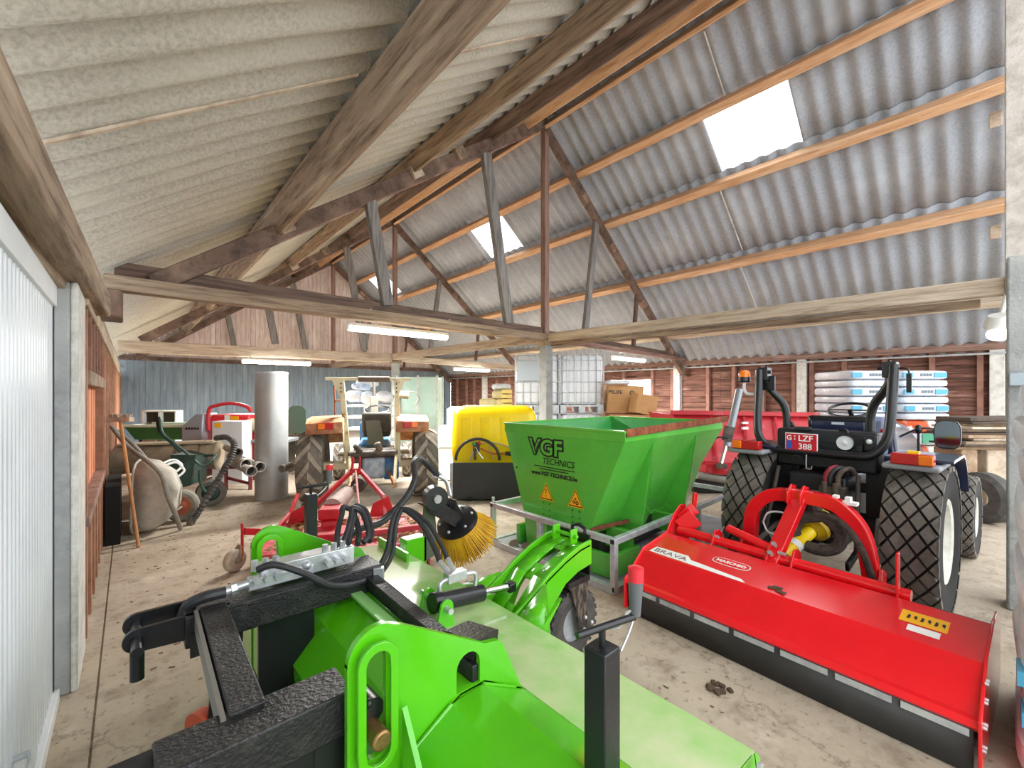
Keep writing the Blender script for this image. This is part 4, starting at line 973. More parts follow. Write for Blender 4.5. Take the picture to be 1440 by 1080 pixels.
fr = thing('transport_frame', (4.2, 2.8, 0), 'galvanised steel transport frame with low rails, carrying the green hopper', 'frame')
x0, x1, y0, y1, zt = 2.90, 5.5, 2.03, 3.56, .445
def rail(a, b, nm='rail', w_=.05): return MB().bar(a, b, w_, w_).build(nm, galv, fr, bevel=.004)
zr = zt - .025
rail((x0, y0, zr), (x0, y1, zr)); rail((x0, y0, zr), (x1, y0 + .06, zr)); rail((x0, y1, zr), (x1, y1, zr)); rail((x1, y0 + .06, zr), (x1, y1, zr))
for a, b in (((x0, y0, .03), (x0, y1, .03)), ((x0, y0, .03), (x1, y0, .03)), ((x0, y1, .03), (x1, y1, .03)), ((x1, y0, .03), (x1, y1, .03))): rail(a, b, 'base_rail', .06)
for x, y in ((x0, y0), (x0, y1), (x0, 2.86), (x1, y0 + .04), (x1, y1), (4.45, y0 + .04), (4.45, y1)): rail((x, y, 0), (x, y, zt - .003), 'upright', .048)
MB().bb((x0 + .03, y0 + .03, .03), (x1 - .03, y1 - .03, .05)).build('deck_plate', M('grey_deck', '#9aa1a8', .5, .3, c2='#7f868d', scale=5), fr)
for y in (y0, y1):
    for z in (.04, zt - .025): MB().bb((x0 - .027, y - .018, z - .018), (x0 - .023, y + .018, z + .018)).build('end_plug', black, fr)
MB().cyl((x0, y1, .42), (x0, y1, .50), .016, n=10).build('corner_peg', galv, fr)

hp_ = thing('hopper', (3.9, 2.75, .05), 'large green steel spreader hopper with black lettering and two yellow hazard triangles', 'hopper')
X0, X1, YA, YBk, ZT = 3.0, 4.87, 2.0, 3.47, 1.295
tx = .06
T_ = [(X0, YA, ZT), (X1, YA, ZT + .02), (X1, YBk, ZT), (X0, YBk, ZT)]
Tl = [(X0, YA, ZT - .085), (X1, YA, ZT - .07), (X1, YBk, ZT - .085), (X0, YBk, ZT - .085)]
B_ = [(X0 + .02, 2.37, .40), (4.62, 2.37, .40), (4.62, 3.2, .40), (X0 + .02, 3.2, .40)]
m = MB().loft([T_, Tl, B_], cap=False); m.build('hopper_shell', hop_green, hp_, smooth=.1, solid=.012, weld=True)
m = MB().loft([[(x + (.014 if x < 4 else -.014), y + (.014 if y < 2.7 else -.014), z - .004) for x, y, z in T_], [(x + (.02 if x < 4 else -.02), y + (.02 if y < 2.7 else -.02), z) for x, y, z in B_]], cap=False); m.build('hopper_lining', hop_dark, hp_, smooth=.1)
MB().bb((X0, 2.37, .36), (4.62, 3.2, .41)).build('hopper_floor', hop_green, hp_)
for x, c in ((X0 - .012, .0),):
    MB().bb((X0 - .008, YA - .012, ZT - .09), (X0 + .0, YBk + .012, ZT)).bb((X0 - .016, YA - .012, ZT - .018), (X0 + .02, YBk + .012, ZT + .004)).build('rim_band', hop_green, hp_, bevel=.003)
MB().bb((X0 - .01, YBk - .02, ZT - .01), (X1, YBk + .01, ZT + .004)).bb((X1 - .02, YA, ZT - .01), (X1 + .01, YBk, ZT + .008)).build('rim_band', hop_green, hp_)
MB().bar((X0 + .01, YA - .005, ZT - .015), (X1 + .12, YA - .005, ZT + .03), .03, .062).build('rubber_rim_strip', M('rusty_strip', '#8a4a2c', .9, c2='#6d3520', scale=14, c3='#a4653f', scale3=5, bump=.6), hp_)
# gusset fins down the sloping side
for xa, ya in ((3.46, 2.13), (4.28, 2.15)):
    MB().prism([(YA + .01, ZT - .09), (ya, .34), (2.36, .34), (2.385, .40)], (xa, 0, 0), (0, 1, 0), (0, 0, 1), -.012).build('side_gusset', hop_green, hp_)
    f = MB()
    f.add([(xa, YA + .005, ZT - .09), (xa + .012, YA + .005, ZT - .09), (xa + .012, ya, .34), (xa, ya, .34)], [(0, 1, 2, 3)])
    # pleated panel running back from the fin
    e = .80
    f.add([(xa, YA + .005, ZT - .09), (xa, ya, .34), (xa + .55, 2.36, .40), (xa + e * .55, YA + .02, ZT - .085)], [(0, 1, 2), (0, 2, 3)])
    f.build('pleated_panel', hop_green, hp_, smooth=.1)
f = MB(); f.bar((3.02, 2.36, .41), (3.44, 2.25, .43), .03, .03); f.build('rusty_ledge', rust, hp_)
# chute, base frame
MB().loft([[(X0 + .01, 2.88, .40), (X0 + .26, 2.88, .40), (X0 + .26, 3.2, .40), (X0 + .01, 3.2, .40)], [(X0 + .04, 2.92, .06), (X0 + .26, 2.92, .06), (X0 + .26, 3.18, .06), (X0 + .04, 3.18, .06)]]).build('discharge_chute', hop_green, hp_, smooth=.1)
MB().bb((X0 + .2, 2.4, .12), (4.55, 3.15, .37)).build('conveyor_housing', M('dark_conveyor', '#23271f', .8), hp_)
for a, b in (((3.02, 2.14, .15), (3.42, 2.14, .15)), ((3.02, 3.3, .15), (4.7, 3.3, .15)), ((3.02, 2.14, .15), (3.02, 2.5, .15))):
    MB().bar(a, b, .05, .19).build('base_channel', hop_green, hp_, bevel=.004)
for x in (3.3, 4.1): MB().bb((x, 2.14, .2), (x + .06, 3.3, .38)).build('cross_bearer', hop_green, hp_, bevel=.004)
# lettering and hazard signs on the front face
fx = lambda z: X0 + .02 * (1.21 - z) / .81 - .0075
RX = (0, -1, 0); UP = (0, 0, 1)
def htext(s, y, z, sz, mat, xs=1, bold=0, lift=0, shear=0): return text('lettering', s, sz, (fx(z) - lift, y, z), RX, UP, mat, hp_, .0007, xs=xs, bold=bold, shear=shear)
htext('VGF', 3.10, 1.015, .205, ink, 1.16, .020)
htext('VGF', 3.10, 1.015, .205, hop_green, 1.16, .0035, .002)
htext('V', 3.085, 1.02, .195, ink, 1.16, -.0135, .0035)
htext('TECHNICS', 2.93, .925, .085, ink, 1.0, .0005, 0, .2)
for z, ya, yb in ((.895, 3.04, 2.52), (.872, 2.97, 2.60)): MB().bb((fx(z) - .001, yb, z - .004), (fx(z) + .001, ya, z + .004)).build('underline', ink, hp_)
htext('www.VGF-TECHNICS.be', 3.08, .81, .055, ink, 1.02, .0018)
def tri(y, z, s, x): return [(x, y + s * .5, z - s * .42), (x, y - s * .5, z - s * .42), (x, y, z + s * .47)]
for k, (y, z) in enumerate(((2.88, .655), (2.515, .655))):
    sg_ = MB().add(tri(y, z, .19, fx(z) - .001), [(0, 1, 2)]).build('hazard_sign', sticker_yellow, hp_)
    MB().add(tri(y, z - .002, .165, fx(z) - .002), [(0, 1, 2)]).build('sign_border', ink, sg_)
    MB().add(tri(y, z - .003, .14, fx(z) - .003), [(0, 1, 2)]).build('sign_field', sticker_yellow, sg_)
    if k == 0:
        MB().add([(fx(z) - .004, y + .006, z + .03), (fx(z) - .004, y - .006, z + .03), (fx(z) - .004, y - .003, z - .02), (fx(z) - .004, y + .003, z - .02)], [(0, 1, 2, 3)]).cyl((fx(z) - .004, y, z - .035), (fx(z) - .003, y, z - .035), .006, n=10).build('exclamation_mark', ink, sg_)
    else:
        mm = MB()
        for dy, dz, r_ in ((.02, -.03, .016), (-.018, -.035, .019), (.002, .0, .012)): mm.lathe([(r_ * .4, 0), (r_, 0)], (fx(z) - .004, y + dy, z + dz), (1, 0, 0), 12)
        mm.build('gear_pictogram', ink, sg_)
    for dy in (.04, -.04):
        for dz in (-.11, -.17, -.22): MB().cyl((fx(z + dz) - .002, y + dy, z + dz), (fx(z + dz) + .001, y + dy, z + dz), .007, n=8).build('rivet_hole', ink, hp_)
MB().cyl((fx(.84) - .002, 3.3, .84), (fx(.84), 3.3, .84), .011, n=10).build('rivet_hole', ink, hp_)

# ------------------------------------------------------------------ old tractor, seen from behind
A64 = math.radians(64.5)
ot = thing('old_tractor', (2.78, 6.41, 0), 'old muddy tractor with cream roll frame, rusty mudguards and chevron tyres', 'tractor', rz=A64)
for y in (.80, -.82): wheel(ot, (0, y, .525), .525, .35, .27, tyre_mud, M('muddy_rim', '#8c7b66', .8, c2='#6b5d4d', scale=6), 'lug', rows=11, face=-1)
for y in (.62, -.62): wheel(ot, (1.75, y, .33), .33, .18, .18, tyre_mud, MATS['muddy_rim'], 'lug', rows=10)
def ob(name, mat, mb, par=ot, **k): return mb.build(name, mat, par, local=True, **k)
ob('gearbox_case', M('silver_blue_case', '#93a3b3', .5, c2='#6f8092', scale=7, c3='#b5bec6', scale3=3), MB().bb((-.26, -.22, .33), (.3, .11, .66)), bevel=.045)
ob('side_case', blue_engine, MB().bb((-.20, -.42, .30), (.4, -.2, .66)), bevel=.03)
ob('transmission', blue_engine, MB().bb((.1, -.3, .35), (1.0, .18, .85)), bevel=.04)
ob('linkage_top', greasy, MB().bb((-.25, -.36, .64), (.25, .24, .78)).cyl((-.3, -.4, .72), (-.3, .3, .72), .05, n=12).cyl((-.28, .1, .7), (-.4, .2, .86), .04, n=10).cyl((-.28, -.15, .75), (-.3, -.1, .88), .05, n=10), bevel=.02)
ob('axle_beam', rusty_cream, MB().bb((-.12, .30, .47), (.1, .70, .58)), bevel=.02)
ob('axle_beam', rusty_cream, MB().bb((-.12, -.74, .47), (.1, -.40, .58)), bevel=.02)
ob('floor_sheet', rusty_cream, MB().bb((.25, -.6, .62), (.95, .5, .66)), bevel=.01)
for s, yb_, yt in ((1, .30, .40), (-1, -.41, -.385)):
    p_ = ob('roll_post', rusty_cream, MB().bar((-.16, yb_, .56), (-.2, yt, 1.82), .075, .06, (1, 0, 0)), bevel=.008)
    ob('post_gusset', rusty_cream, MB().prism([(yt - .03, 1.58), (yt + .03, 1.58), (yt + .03 + (.10 if s > 0 else .0), 1.81), (yt - .03 - (.0 if s > 0 else .10), 1.81)], (-.23, 0, 0), (0, 1, 0), (0, 0, 1), .02), p_)
    for z in (1.63, 1.69, 1.75): ob('post_hole', ink, MB().cyl((-.256, yt, z), (-.245, yt, z), .012, n=8), p_)
    f = ob('mudguard', rusty_orange, MB().loft([[(x, s * (.60 if s > 0 else .62) - s * .23, z), (x, s * .60 + s * .25, z - .02), (x, s * .60 + s * .25, z - .05), (x, s * .60 - s * .23, z - .04)] for x, z in ((-.42, 1.08), (-.40, 1.2), (-.3, 1.26), (.1, 1.28), (.4, 1.16), (.58, .85))]), bevel=.006)
    ob('mudguard_side', rusty_cream, MB().prism([(-.40, 1.08), (-.3, 1.24), (.1, 1.26), (.4, 1.14), (.58, .62), (.0, .58), (-.12, .62)], (0, s * .37, 0), (1, 0, 0), (0, 0, 1), .012), f)
    l = ob('tail_light', red_lens, MB().bb((-.44, s * .585 - .10, 1.10), (-.40, s * .585 + .10, 1.19)), bevel=.005)
    ob('indicator', amber, MB().bb((-.446, s * .585 + (.01 if s > 0 else -.10), 1.105), (-.402, s * .585 + (.10 if s > 0 else -.01), 1.185)), l)
    ob('lower_arm', rusty_orange, MB().bar((-.1, s * .22 - .05, .42), (-.75, s * .30 - .05, .32), .03, .07), bevel=.005)
    ob('lift_rod', rusty_cream, MB().cyl((-.3, s * .33 - .05, .72), (-.6, s * .3 - .05, .33), .025, n=10))
ob('roll_crossbar', rusty_cream, MB().bb((-.235, -.60, 1.80), (-.17, .62, 1.845)), bevel=.005)
ob('crossbar_pad', M('foam_pad', '#66594b', .9, bump=.4), MB().cyl((-.205, -.285, 1.822), (-.205, .165, 1.822), .042, n=14))
se = ob('seat', M('cracked_black_vinyl', '#3a352f', .6, c2='#27231f', scale=8, bump=.3), MB().box((.05, -.09, 1.15), (.08, .44, .34), (0, -.12, 0)).bb((.05, -.3, .93), (.45, .12, 1.03)), bevel=.05)
ob('canvas_flap', M('canvas_flap', '#5f5d52', .9), MB().prism([(.075, 1.19), (-.14, 1.19), (-.21, .82), (.03, .82)], (-.03, 0, 0), (0, 1, 0), (0, 0, 1), -.012), se)
for y in (-.03, -.055): ob('flap_mark', white_paint, MB().bb((-.036, y - .009, 1.10), (-.028, y + .009, 1.145)), se)
ob('bonnet', blue_engine, MB().bb((1.0, -.28, .62), (2.0, .22, 1.12)), bevel=.06)
ob('front_axle', greasy, MB().bb((1.68, -.6, .28), (1.82, .6, .40)), bevel=.02)
ob('dash', greasy, MB().bb((.85, -.25, .9), (1.05, .15, 1.25)), bevel=.04)
sv = ob('steering_wheel', black, MB().tube([(.76 + .12 * math.cos(t) * .8, -.09 + .2 * math.sin(t), 1.34 + .12 * math.cos(t) * .5) for t in [2 * math.pi * k / 20 for k in range(20)]], .014, 8, 2, True))
ob('exhaust_silencer', M('dull_exhaust', '#6b675d', .8), MB().bb((1.13, -.09, 1.05), (1.27, .05, 1.56)), bevel=.02)
ob('exhaust_pipe', M('dark_exhaust', '#4a453f', .8), MB().cyl((1.2, -.02, 1.5), (1.2, -.02, 1.93), .028, n=12))
ob('air_filter', M('dusty_filter', '#8f8a78', .8, c2='#6d685a', scale=9), MB().cyl((.9, -.62, 1.58), (.95, -.36, 1.60), .07, n=16))
ob('filter_bracket', greasy, MB().bar((.95, -.46, 1.1), (.95, -.46, 1.56), .04, .02, (1, 0, 0)).tube([(.9, -.62, 1.64), (.9, -.74, 1.62), (.9, -.80, 1.5), (.9, -.7, 1.35)], .008, 6))
ob('side_lever', rust, MB().tube([(.1, .52, 1.28), (.1, .53, 1.72)], .012, 6, 1).tube([(.1, .53, 1.5), (.1, .42, 1.5)], .015, 6, 1))

# ------------------------------------------------------------------ red topper mower on the old tractor's links
A62 = math.radians(62)
tp = thing('rotary_topper', (2.78 - 2.4 * math.cos(A62), 6.41 - 2.4 * math.sin(A62), 0), 'sun-faded red rotary topper with leaf litter on its deck, hitched to the old tractor', 'mower', rz=A62)
S_ = 2.4
def tpb(name, mat, mb, par=tp, **k):
    bmesh.ops.translate(mb.bm, vec=(S_, 0, 0), verts=mb.bm.verts); return mb.build(name, mat, par, local=True, **k)
tpb('deck', pink_red, MB().bb((-2.86, -.76, .17), (-1.92, .72, .20)).bb((-2.88, -.76, .03), (-2.85, .72, .22)).bb((-1.93, -.76, .06), (-1.90, .72, .22)), bevel=.004)
for y in (.72, -.76): tpb('side_skid', pink_red, MB().prism([(-2.9, .0), (-2.9, .24), (-2.6, .26), (-1.9, .24), (-1.78, .12), (-1.9, .0)], (0, y, 0), (1, 0, 0), (0, 0, 1), -.02), bevel=.003)
tpb('deck_rail', pink_red, MB().bar((-2.55, -.72, .27), (-2.6, .05, .24), .05, .05).bar((-2.55, -.72, .22), (-2.25, -.78, .42), .05, .05), bevel=.004)
tpb('gearbox', dull_red, MB().loft([[(-2.42, .08, .20), (-2.42, .30, .20), (-2.2, .30, .20), (-2.2, .08, .20)], [(-2.38, .12, .34), (-2.38, .27, .34), (-2.24, .27, .34), (-2.24, .12, .34)], [(-2.42, .1, .36), (-2.42, .3, .36), (-2.18, .3, .36), (-2.18, .1, .36)], [(-2.42, .1, .46), (-2.42, .3, .46), (-2.18, .3, .46), (-2.18, .1, .46)]]), bevel=.012)
tpb('gearbox_plate', dull_red, MB().bb((-2.7, .0, .19), (-2.42, .42, .30)), bevel=.01)
tpb('shaft_cone', M('dusty_pink_cone', '#b59a93', .7, c2='#97807a', scale=6), MB().cyl((-2.2, .2, .42), (-1.72, .12, .46), .10, .08, 20))
tpb('drive_shaft', greasy, MB().cyl((-1.75, .12, .46), (-1.1, .0, .48), .035, n=12).cyl((-1.35, .04, .47), (-1.2, .02, .475), .09, n=16))
tpb('headstock_leg', dull_red, MB().bar((-1.36, .10, .66), (-2.02, .60, .22), .035, .05), bevel=.003)
tpb('headstock_leg', pink_red, MB().bar((-1.36, .02, .66), (-1.72, -.28, .40), .035, .05).bar((-1.72, -.28, .42), (-1.78, -.30, .20), .04, .05), bevel=.003)
tpb('headstock_top', dull_red, MB().bar((-1.40, .11, .62), (-1.28, .10, .80), .02, .06).bar((-1.40, .02, .62), (-1.28, .02, .80), .02, .06).bar((-1.38, .0, .66), (-1.38, .13, .66), .03, .05), bevel=.003)
for x, y in ((-1.78, -.42), (-1.95, .40)): tpb('link_bracket', dull_red, MB().prism([(-.0, .18), (.3, .18), (.25, .34), (.08, .42)], (x, y, 0), (0, 1, 0), (0, 0, 1), .02), bevel=.003)
tpb('stay_rope', M('pink_strap', '#d9948f', .8), MB().cyl((-1.40, .06, .66), (-2.55, -.12, .22), .012, n=8))
tpb('stay_bar', dull_red, MB().bar((-1.50, .69, .42), (-1.80, .70, .28), .03, .05).bar((-1.80, .70, .28), (-2.16, .72, .24), .03, .05), bevel=.003)
tpb('wheel_bar', dull_red, MB().bar((-2.24, .74, .22), (-2.55, .90, .34), .03, .06).bar((-2.57, .91, .42), (-2.57, .91, .12), .02, .02), bevel=.003)
jw = tpb('jockey_wheel', M('white_rubber', '#ddd6c6', .7, c2='#b5a68d', scale=6), MB().lathe([(.03, -.03), (.09, -.035), (.1, -.02), (.1, .02), (.09, .035), (.03, .03)], (-2.6, .96, .1), (.55, 1, 0), 28, True))
tpb('wheel_fork', M('rusty_fork', '#a18a6c', .8, c2='#79644b', scale=8), MB().bar((-2.57, .92, .22), (-2.60, .91, .08), .02, .06).bar((-2.57, .92, .22), (-2.6, 1.01, .1), .02, .05), jw)
m = MB(); r5 = random.Random(11)
for k in range(420):
    y = r5.uniform(-.70, .66); x = r5.uniform(-2.78, -1.98); m.box((x, y, .205 + r5.uniform(0, .03)), (r5.uniform(.03, .11), r5.uniform(.006, .03), .004), (r5.uniform(-.3, .3), r5.uniform(-.3, .3), r5.uniform(0, 3.1)))
o = tpb('deck_litter', straw, m); o['kind'] = 'stuff'

# ------------------------------------------------------------------ yellow tank, black box, caged tanks, cartons
RZ = -TH
TT = thing('spray_tank', (3.70, 5.54, 0), 'big yellow plastic tank with a coiled black hose, standing behind the black panel box', 'tank', rz=RZ)
m = MB()
def rr(w0, w1, d0, d1, r, z):
    return [(w0 + r + r * math.cos(a) if a_ in (1, 2) else w1 - r + r * math.cos(a), (d1 - r if a_ in (0, 1) else d0 + r) + r * math.sin(a), z)
            for a_ in range(4) for a in [math.radians(90 * a_ + 18 * k) for k in range(6)]]
m.loft([rr(.0, 1.28, .02, .9, .10, .52), rr(-.02, 1.3, .0, .92, .12, .70), rr(-.01, 1.29, .01, .91, .12, 1.28), rr(.03, 1.25, .05, .87, .12, 1.36), rr(.12, 1.16, .14, .78, .12, 1.405)])
m.build('tank_body', yellow, TT, local=True, smooth=.9)
for x in (.12, .42, .72): MB().loft([rr(x, x + .2, .002, .1, .03, .76), rr(x, x + .2, .002, .1, .03, 1.24)]).build('tank_rib', yellow, TT, local=True)
MB().bb((.02, .06, .06), (1.26, .86, .53)).build('tank_base', M('base_grey', '#5a5d5f', .7), TT, local=True)
MB().tube([(.10 + .30 - .33 * math.cos(t), -.10, .60 + .32 * math.sin(t)) for t in [math.pi * k / 12 for k in range(0, 13)]], .022, 8, 3).build('coiled_hose', rubber, TT, local=True)
MB().tube([(.62, -.05, .61), (.60, -.08, .72), (.58, -.08, .85)], .016, 8).tube([(.38, -.06, .84), (.62, -.07, .86), (.85, -.05, .80), (1.0, -.05, .72)], .015, 8).build('thin_hose', M('yellowed_hose', '#b9a35c', .5), TT, local=True)
MB().tube([(.44, -.08, .78), (.62, -.09, .70), (.82, -.08, .70)], .015, 8).build('lance_pipe', M('copper_pipe', '#b0673a', .4, .6), TT, local=True)
MB().cyl((.82, -.08, .70), (1.02, -.08, .68), .03, n=12).build('lance_grip', black, TT, local=True)
k_ = MB().box((.38, -.08, .80), (.10, .06, .14)).cyl((.36, -.08, .60), (.36, -.08, .72), .02, n=8).build('valve_group', greasy, TT, local=True)
MB().ball((.34, -.11, .85), .03).build('green_tap', M('green_tap', '#2f9a4a', .4), k_, local=True)
MB().ball((.42, -.11, .86), .03).build('red_tap', red_lens, k_, local=True)
MB().tube([(.28, -.05, .60), (.32, -.09, .68), (.36, -.1, .8), (.42, -.1, .7), (.48, -.1, .62)], .012, 6).build('valve_wire', steel, k_, local=True)

bx = thing('panel_box', tuple(at(637, 705, 6.41))[:2] + (0,), 'long black-fronted box on the floor between the yellow tank and the green hopper', 'box', rz=RZ)
MB().bb((.0, .0, .03), (1.35, .02, .575)).build('front_panel', M('black_panel', '#33383b', .45, c2='#2a2e31', scale=3), bx, local=True, bevel=.003)
MB().bb((.0, .02, .05), (1.35, .16, .53)).build('box_body', M('box_body_grey', '#6d7276', .6), bx, local=True)
for x in (-.045, 1.355): MB().bb((x, -.0, .0), (x + .04, .05, .57)).build('corner_post', galv, bx, local=True, bevel=.003)
for x in (.2, 1.0): MB().bb((x, .0, 0), (x + .08, .15, .06)).build('box_foot', black, bx, local=True)

def ibc(x, z0, lab, front_label=False, y=0):
    o = at(x, 554, 9.9); t = thing('ibc_tank', (o.x, o.y, z0), lab, 'tank', 'caged white tanks', rz=RZ)
    MB().loft([rr(.03, .97, .03, 1.15, .08, .17), rr(.02, .98, .02, 1.16, .09, .25), rr(.02, .98, .02, 1.16, .09, 1.08), rr(.06, .94, .06, 1.12, .09, 1.13)]).build('bottle', white_plastic, t, local=True, smooth=.9)
    MB().bb((0, 0, .12), (1, 1.18, .155)).build('pallet_tray', galv, t, local=True)
    for xx in (.0, .43, .86): MB().bb((xx, .0, .0), (xx + .14, 1.18, .125)).build('pallet_runner', galv, t, local=True)
    for z in (.20, .40, .60, .82, 1.02, 1.15):
        MB().tube([(0, 0, z), (1, 0, z), (1, 1.18, z), (0, 1.18, z)], .011, 6, 1, True).build('cage_hoop', galv, t, local=True)
    for k in range(7):
        MB().cyl((k / 6, -.008, .15), (k / 6, -.008, 1.15), .010, n=6).build('cage_bar', galv, t, local=True)
        MB().cyl((-.008 if k % 2 else 1.008, .1 + k * .16, .15), (-.008 if k % 2 else 1.008, .1 + k * .16, 1.15), .010, n=6).build('cage_bar', galv, t, local=True)
    if z0 > 1: t.scale = (1, 1, 1.19)
    if front_label: MB().bb((.04, -.022, .62), (.82, -.014, .98)).build('label_plate', M('label_plate_grey', '#b9c4cc', .4), t, local=True)
    return t
ibc(725, 0, 'caged white tank on the floor directly below the one bearing a grey plate')
ibc(788, 0, 'caged white tank on the floor under the one without a plate, behind the hopper')
ibc(725, 1.165, 'caged white tank with a grey plate on its front, stacked behind the concrete post', True)
ibc(788, 1.165, 'caged white tank without a plate, stacked beside the cardboard boxes')
def carton(px, py, D, sz, rot, label, printed=False, tilt=0.0, flap=True):
    o = at(px, py, D); t = thing('cardboard_box', tuple(o), label, 'box', rz=RZ + rot); t.rotation_euler = (0, tilt, RZ + rot)
    MB().bb((0, 0, 0), sz).build('carton', cardboard, t, local=True, bevel=.006)
    if flap: MB().bar((0, sz[1] / 2, sz[2] + .005), (sz[0], sz[1] / 2, sz[2] + .005), .06, .004).build('packing_tape', M('tape', '#b98a55', .3), t, local=True)
    if printed:
        Wt = W(t); r_ = Wt.to_3x3()
        text('lettering', 'PELIFE', .115, Wt @ V(.01, -.003, sz[2] - .2), r_ @ V(1, 0, 0), r_ @ V(0, 0, 1), ink, t, .001, bold=.002)
        MB().tube([(.54 + .045 * math.cos(a), -.004, sz[2] - .155 + .045 * math.sin(a)) for a in [2.0 + k * .44 for k in range(13)]], .008, 6, 1).bb((.535, -.006, sz[2] - .16), (.547, -.002, sz[2] - .10)).build('power_mark', ink, t, local=True)
        MB().box((.60, -.003, .2), (.10, .004, .11), (0, .6, 0)).build('paper_label', white_paint, t, local=True)
    return t
carton(853.5, 579, 9.75, (.80, .55, .62), 0, 'large printed cardboard box leaning above the hopper, beside the caged tank', True, .06)
carton(893, 580, 9.2, (.46, .4, .42), .1, 'smaller plain cardboard box slumped against the printed one', False, .18)
carton(864, 597, 9.2, (.85, 1.0, .20), 0, 'flat cardboard box lying under the large printed box', False, 0, True)
o = at(864, 554, 9.15); t = thing('crate_stack', (o.x, o.y, 0), 'stacked plywood crates behind the hopper that carry the cardboard boxes', 'crate', rz=RZ)
for z in (0, .47): MB().bb((-.02, -.02, z), (1.0, 1.05, z + .465)).build('crate', M('plywood', '#b28d62', .8, c2='#9c7850', scale=3), t, local=True, bevel=.01)
o = at(858, 545, 9.6); s = MB().pillow(at(868, 538, 9.75), (.55, .4, .10), (0, 0, RZ), 3, 4, .25); tag(s.build('packing_sheet', bag_white), 'crumpled white film lying on top of the large printed cardboard box', 'film')

# sacks and slatted crates behind the yellow tank
o = at(668, 554, 11); t = thing('sack_crate', (o.x, o.y, 0), 'tall timber crate behind the yellow tank that carries the cream sacks', 'crate', rz=RZ)
MB().bb((0, 0, 0), (1.0, .9, 1.24)).build('crate_body', M('pale_crate', '#cdbb94', .8, c2='#b9a67e', scale=4), t, local=True, bevel=.01)
for px, py, w_, h_, sd, lb in ((687, 566, .46, .22, 1, 'cream paper sack at the end of the pile behind the yellow tank'), (708, 566, .42, .20, 2, 'cream paper sack in the middle of the pile behind the yellow tank'), (704, 555, .44, .22, 3, 'topmost cream sack of the pile behind the yellow tank')):
    s = MB().pillow(at(px, py, 11.2), (w_, .6, h_), (0, 0, RZ), 4, sd, .06); tag(s.build('cream_sack', cream_paper), lb, 'sack', 'cream sacks behind the yellow tank')
s = MB().pillow(at(705, 544, 11.25), (.5, .5, .16), (0, 0, RZ), 3, 9, .2); tag(s.build('white_bag', bag_white), 'crumpled white bag on top of the cream sacks', 'bag')
for k in range(4):
    s = MB().box(at(713, 570 - k * 6.4, 11), (.26, .5, .095), (0, 0, RZ)); tag(s.build('yellow_tray', M('pale_yellow_tray', '#ead27c', .6), bevel=.008), 'pale yellow tray beside the cream sacks, %s of four' % ('lowest', 'second from the bottom', 'third from the bottom', 'topmost')[k], 'tray', 'pale yellow trays')
# white canisters beside the yellow tank
o = at(616, 554, 7.9); t = thing('white_container', (o.x, o.y, 0), 'square white plastic container on the floor left of the yellow tank', 'container', rz=RZ)
MB().loft([rr(0, .50, 0, .5, .05, .02), rr(0, .50, 0, .5, .05, .98), rr(.02, .48, .02, .48, .05, 1.0)]).build('container_body', white_plastic, t, local=True)
MB().bb((-.01, -.012, .62), (.51, .0, .66)).build('container_band', M('pale_blue_band', '#b5d8e6', .4), t, local=True)
s = MB().loft([[(p[0], p[1], p[2]) for p in rr(0, .32, 0, .35, .10, z)] for z in (0, .24, .31)] + [rr(.07, .25, .08, .27, .08, .36)]).build('white_drum', white_plastic, None); s.location = at(627, 600, 8.0); s.location.z = 1.0; s.rotation_euler = (0, 0, RZ); tag(s, 'rounded white drum standing on the square white container', 'drum')

# far end: pale crates, bags and a film-wrapped stillage
o = at(557, 554, 12.45); t = thing('wrapped_stillage', (o.x, o.y, 0), 'tall pale green film-wrapped stillage by the blue-grey wall', 'stillage', rz=RZ)
MB().bb((0.04, .04, .14), (1.18, .98, 2.10)).build('wrapped_load', mist_glass, t, local=True, bevel=.03)
MB().bb((.06, .06, .16), (.62, .9, 2.0)).build('inner_load', M('pale_blue_load', '#bfe0e6', .6), t, local=True)
for x in (0, .6, 1.16):
    MB().bb((x, 0, .0), (x + .05, .05, 2.14)).build('stillage_post', whitewash, t, local=True)
MB().bb((0, .95, 0), (.05, 1.0, 2.14)).bb((1.16, .95, 0), (1.21, 1.0, 2.14)).bb((0, 0, .1), (1.21, 1, .15)).build('stillage_base', whitewash, t, local=True)
o = at(483, 554, 11.6); t = thing('white_rack', (o.x, o.y, 0), 'white slatted rack carrying plastic bags behind the old tractor', 'rack', rz=RZ)
for x in (0, .55, 1.2): MB().bb((x, 0, 0), (x + .06, .06, 1.30)).build('rack_post', white_paint, t, local=True)
for z in (.3, .62, .94, 1.25): MB().bb((0, .0, z), (1.26, .72, z + .05)).build('rack_shelf', white_paint, t, local=True)
for px, py, w_, h_, sd, lb, mt in ((500, 557, .42, .3, 1, 'white plastic bag lowest on the rack behind the old tractor', bag_white), (521, 560, .42, .34, 2, 'white plastic bag tilted in the middle of the rack behind the old tractor', bag_white), (542, 558, .38, .28, 5, 'grey-white plastic bag at the far side of the rack behind the old tractor', bag_white), (517, 539, .5, .2, 4, 'small white bag on top of the bags behind the old tractor', bag_white)):
    s = MB().pillow(at(px, py, 11.7), (w_, .6, h_), (0, .3 * (sd % 3 - 1), RZ), 3, sd, .12); tag(s.build('plastic_bag', mt), lb, 'bag', 'plastic bags on the rack')
s = MB().pillow(at(508, 544, 11.35), (.46, .2, .16), (0, .1, RZ), 4, 8, .05); tag(s.build('blue_bag', M('blue_white_bag', '#8fb9e6', .35, c2='#e7eef5', scale=9)), 'blue printed bag among the white bags behind the old tractor', 'bag')

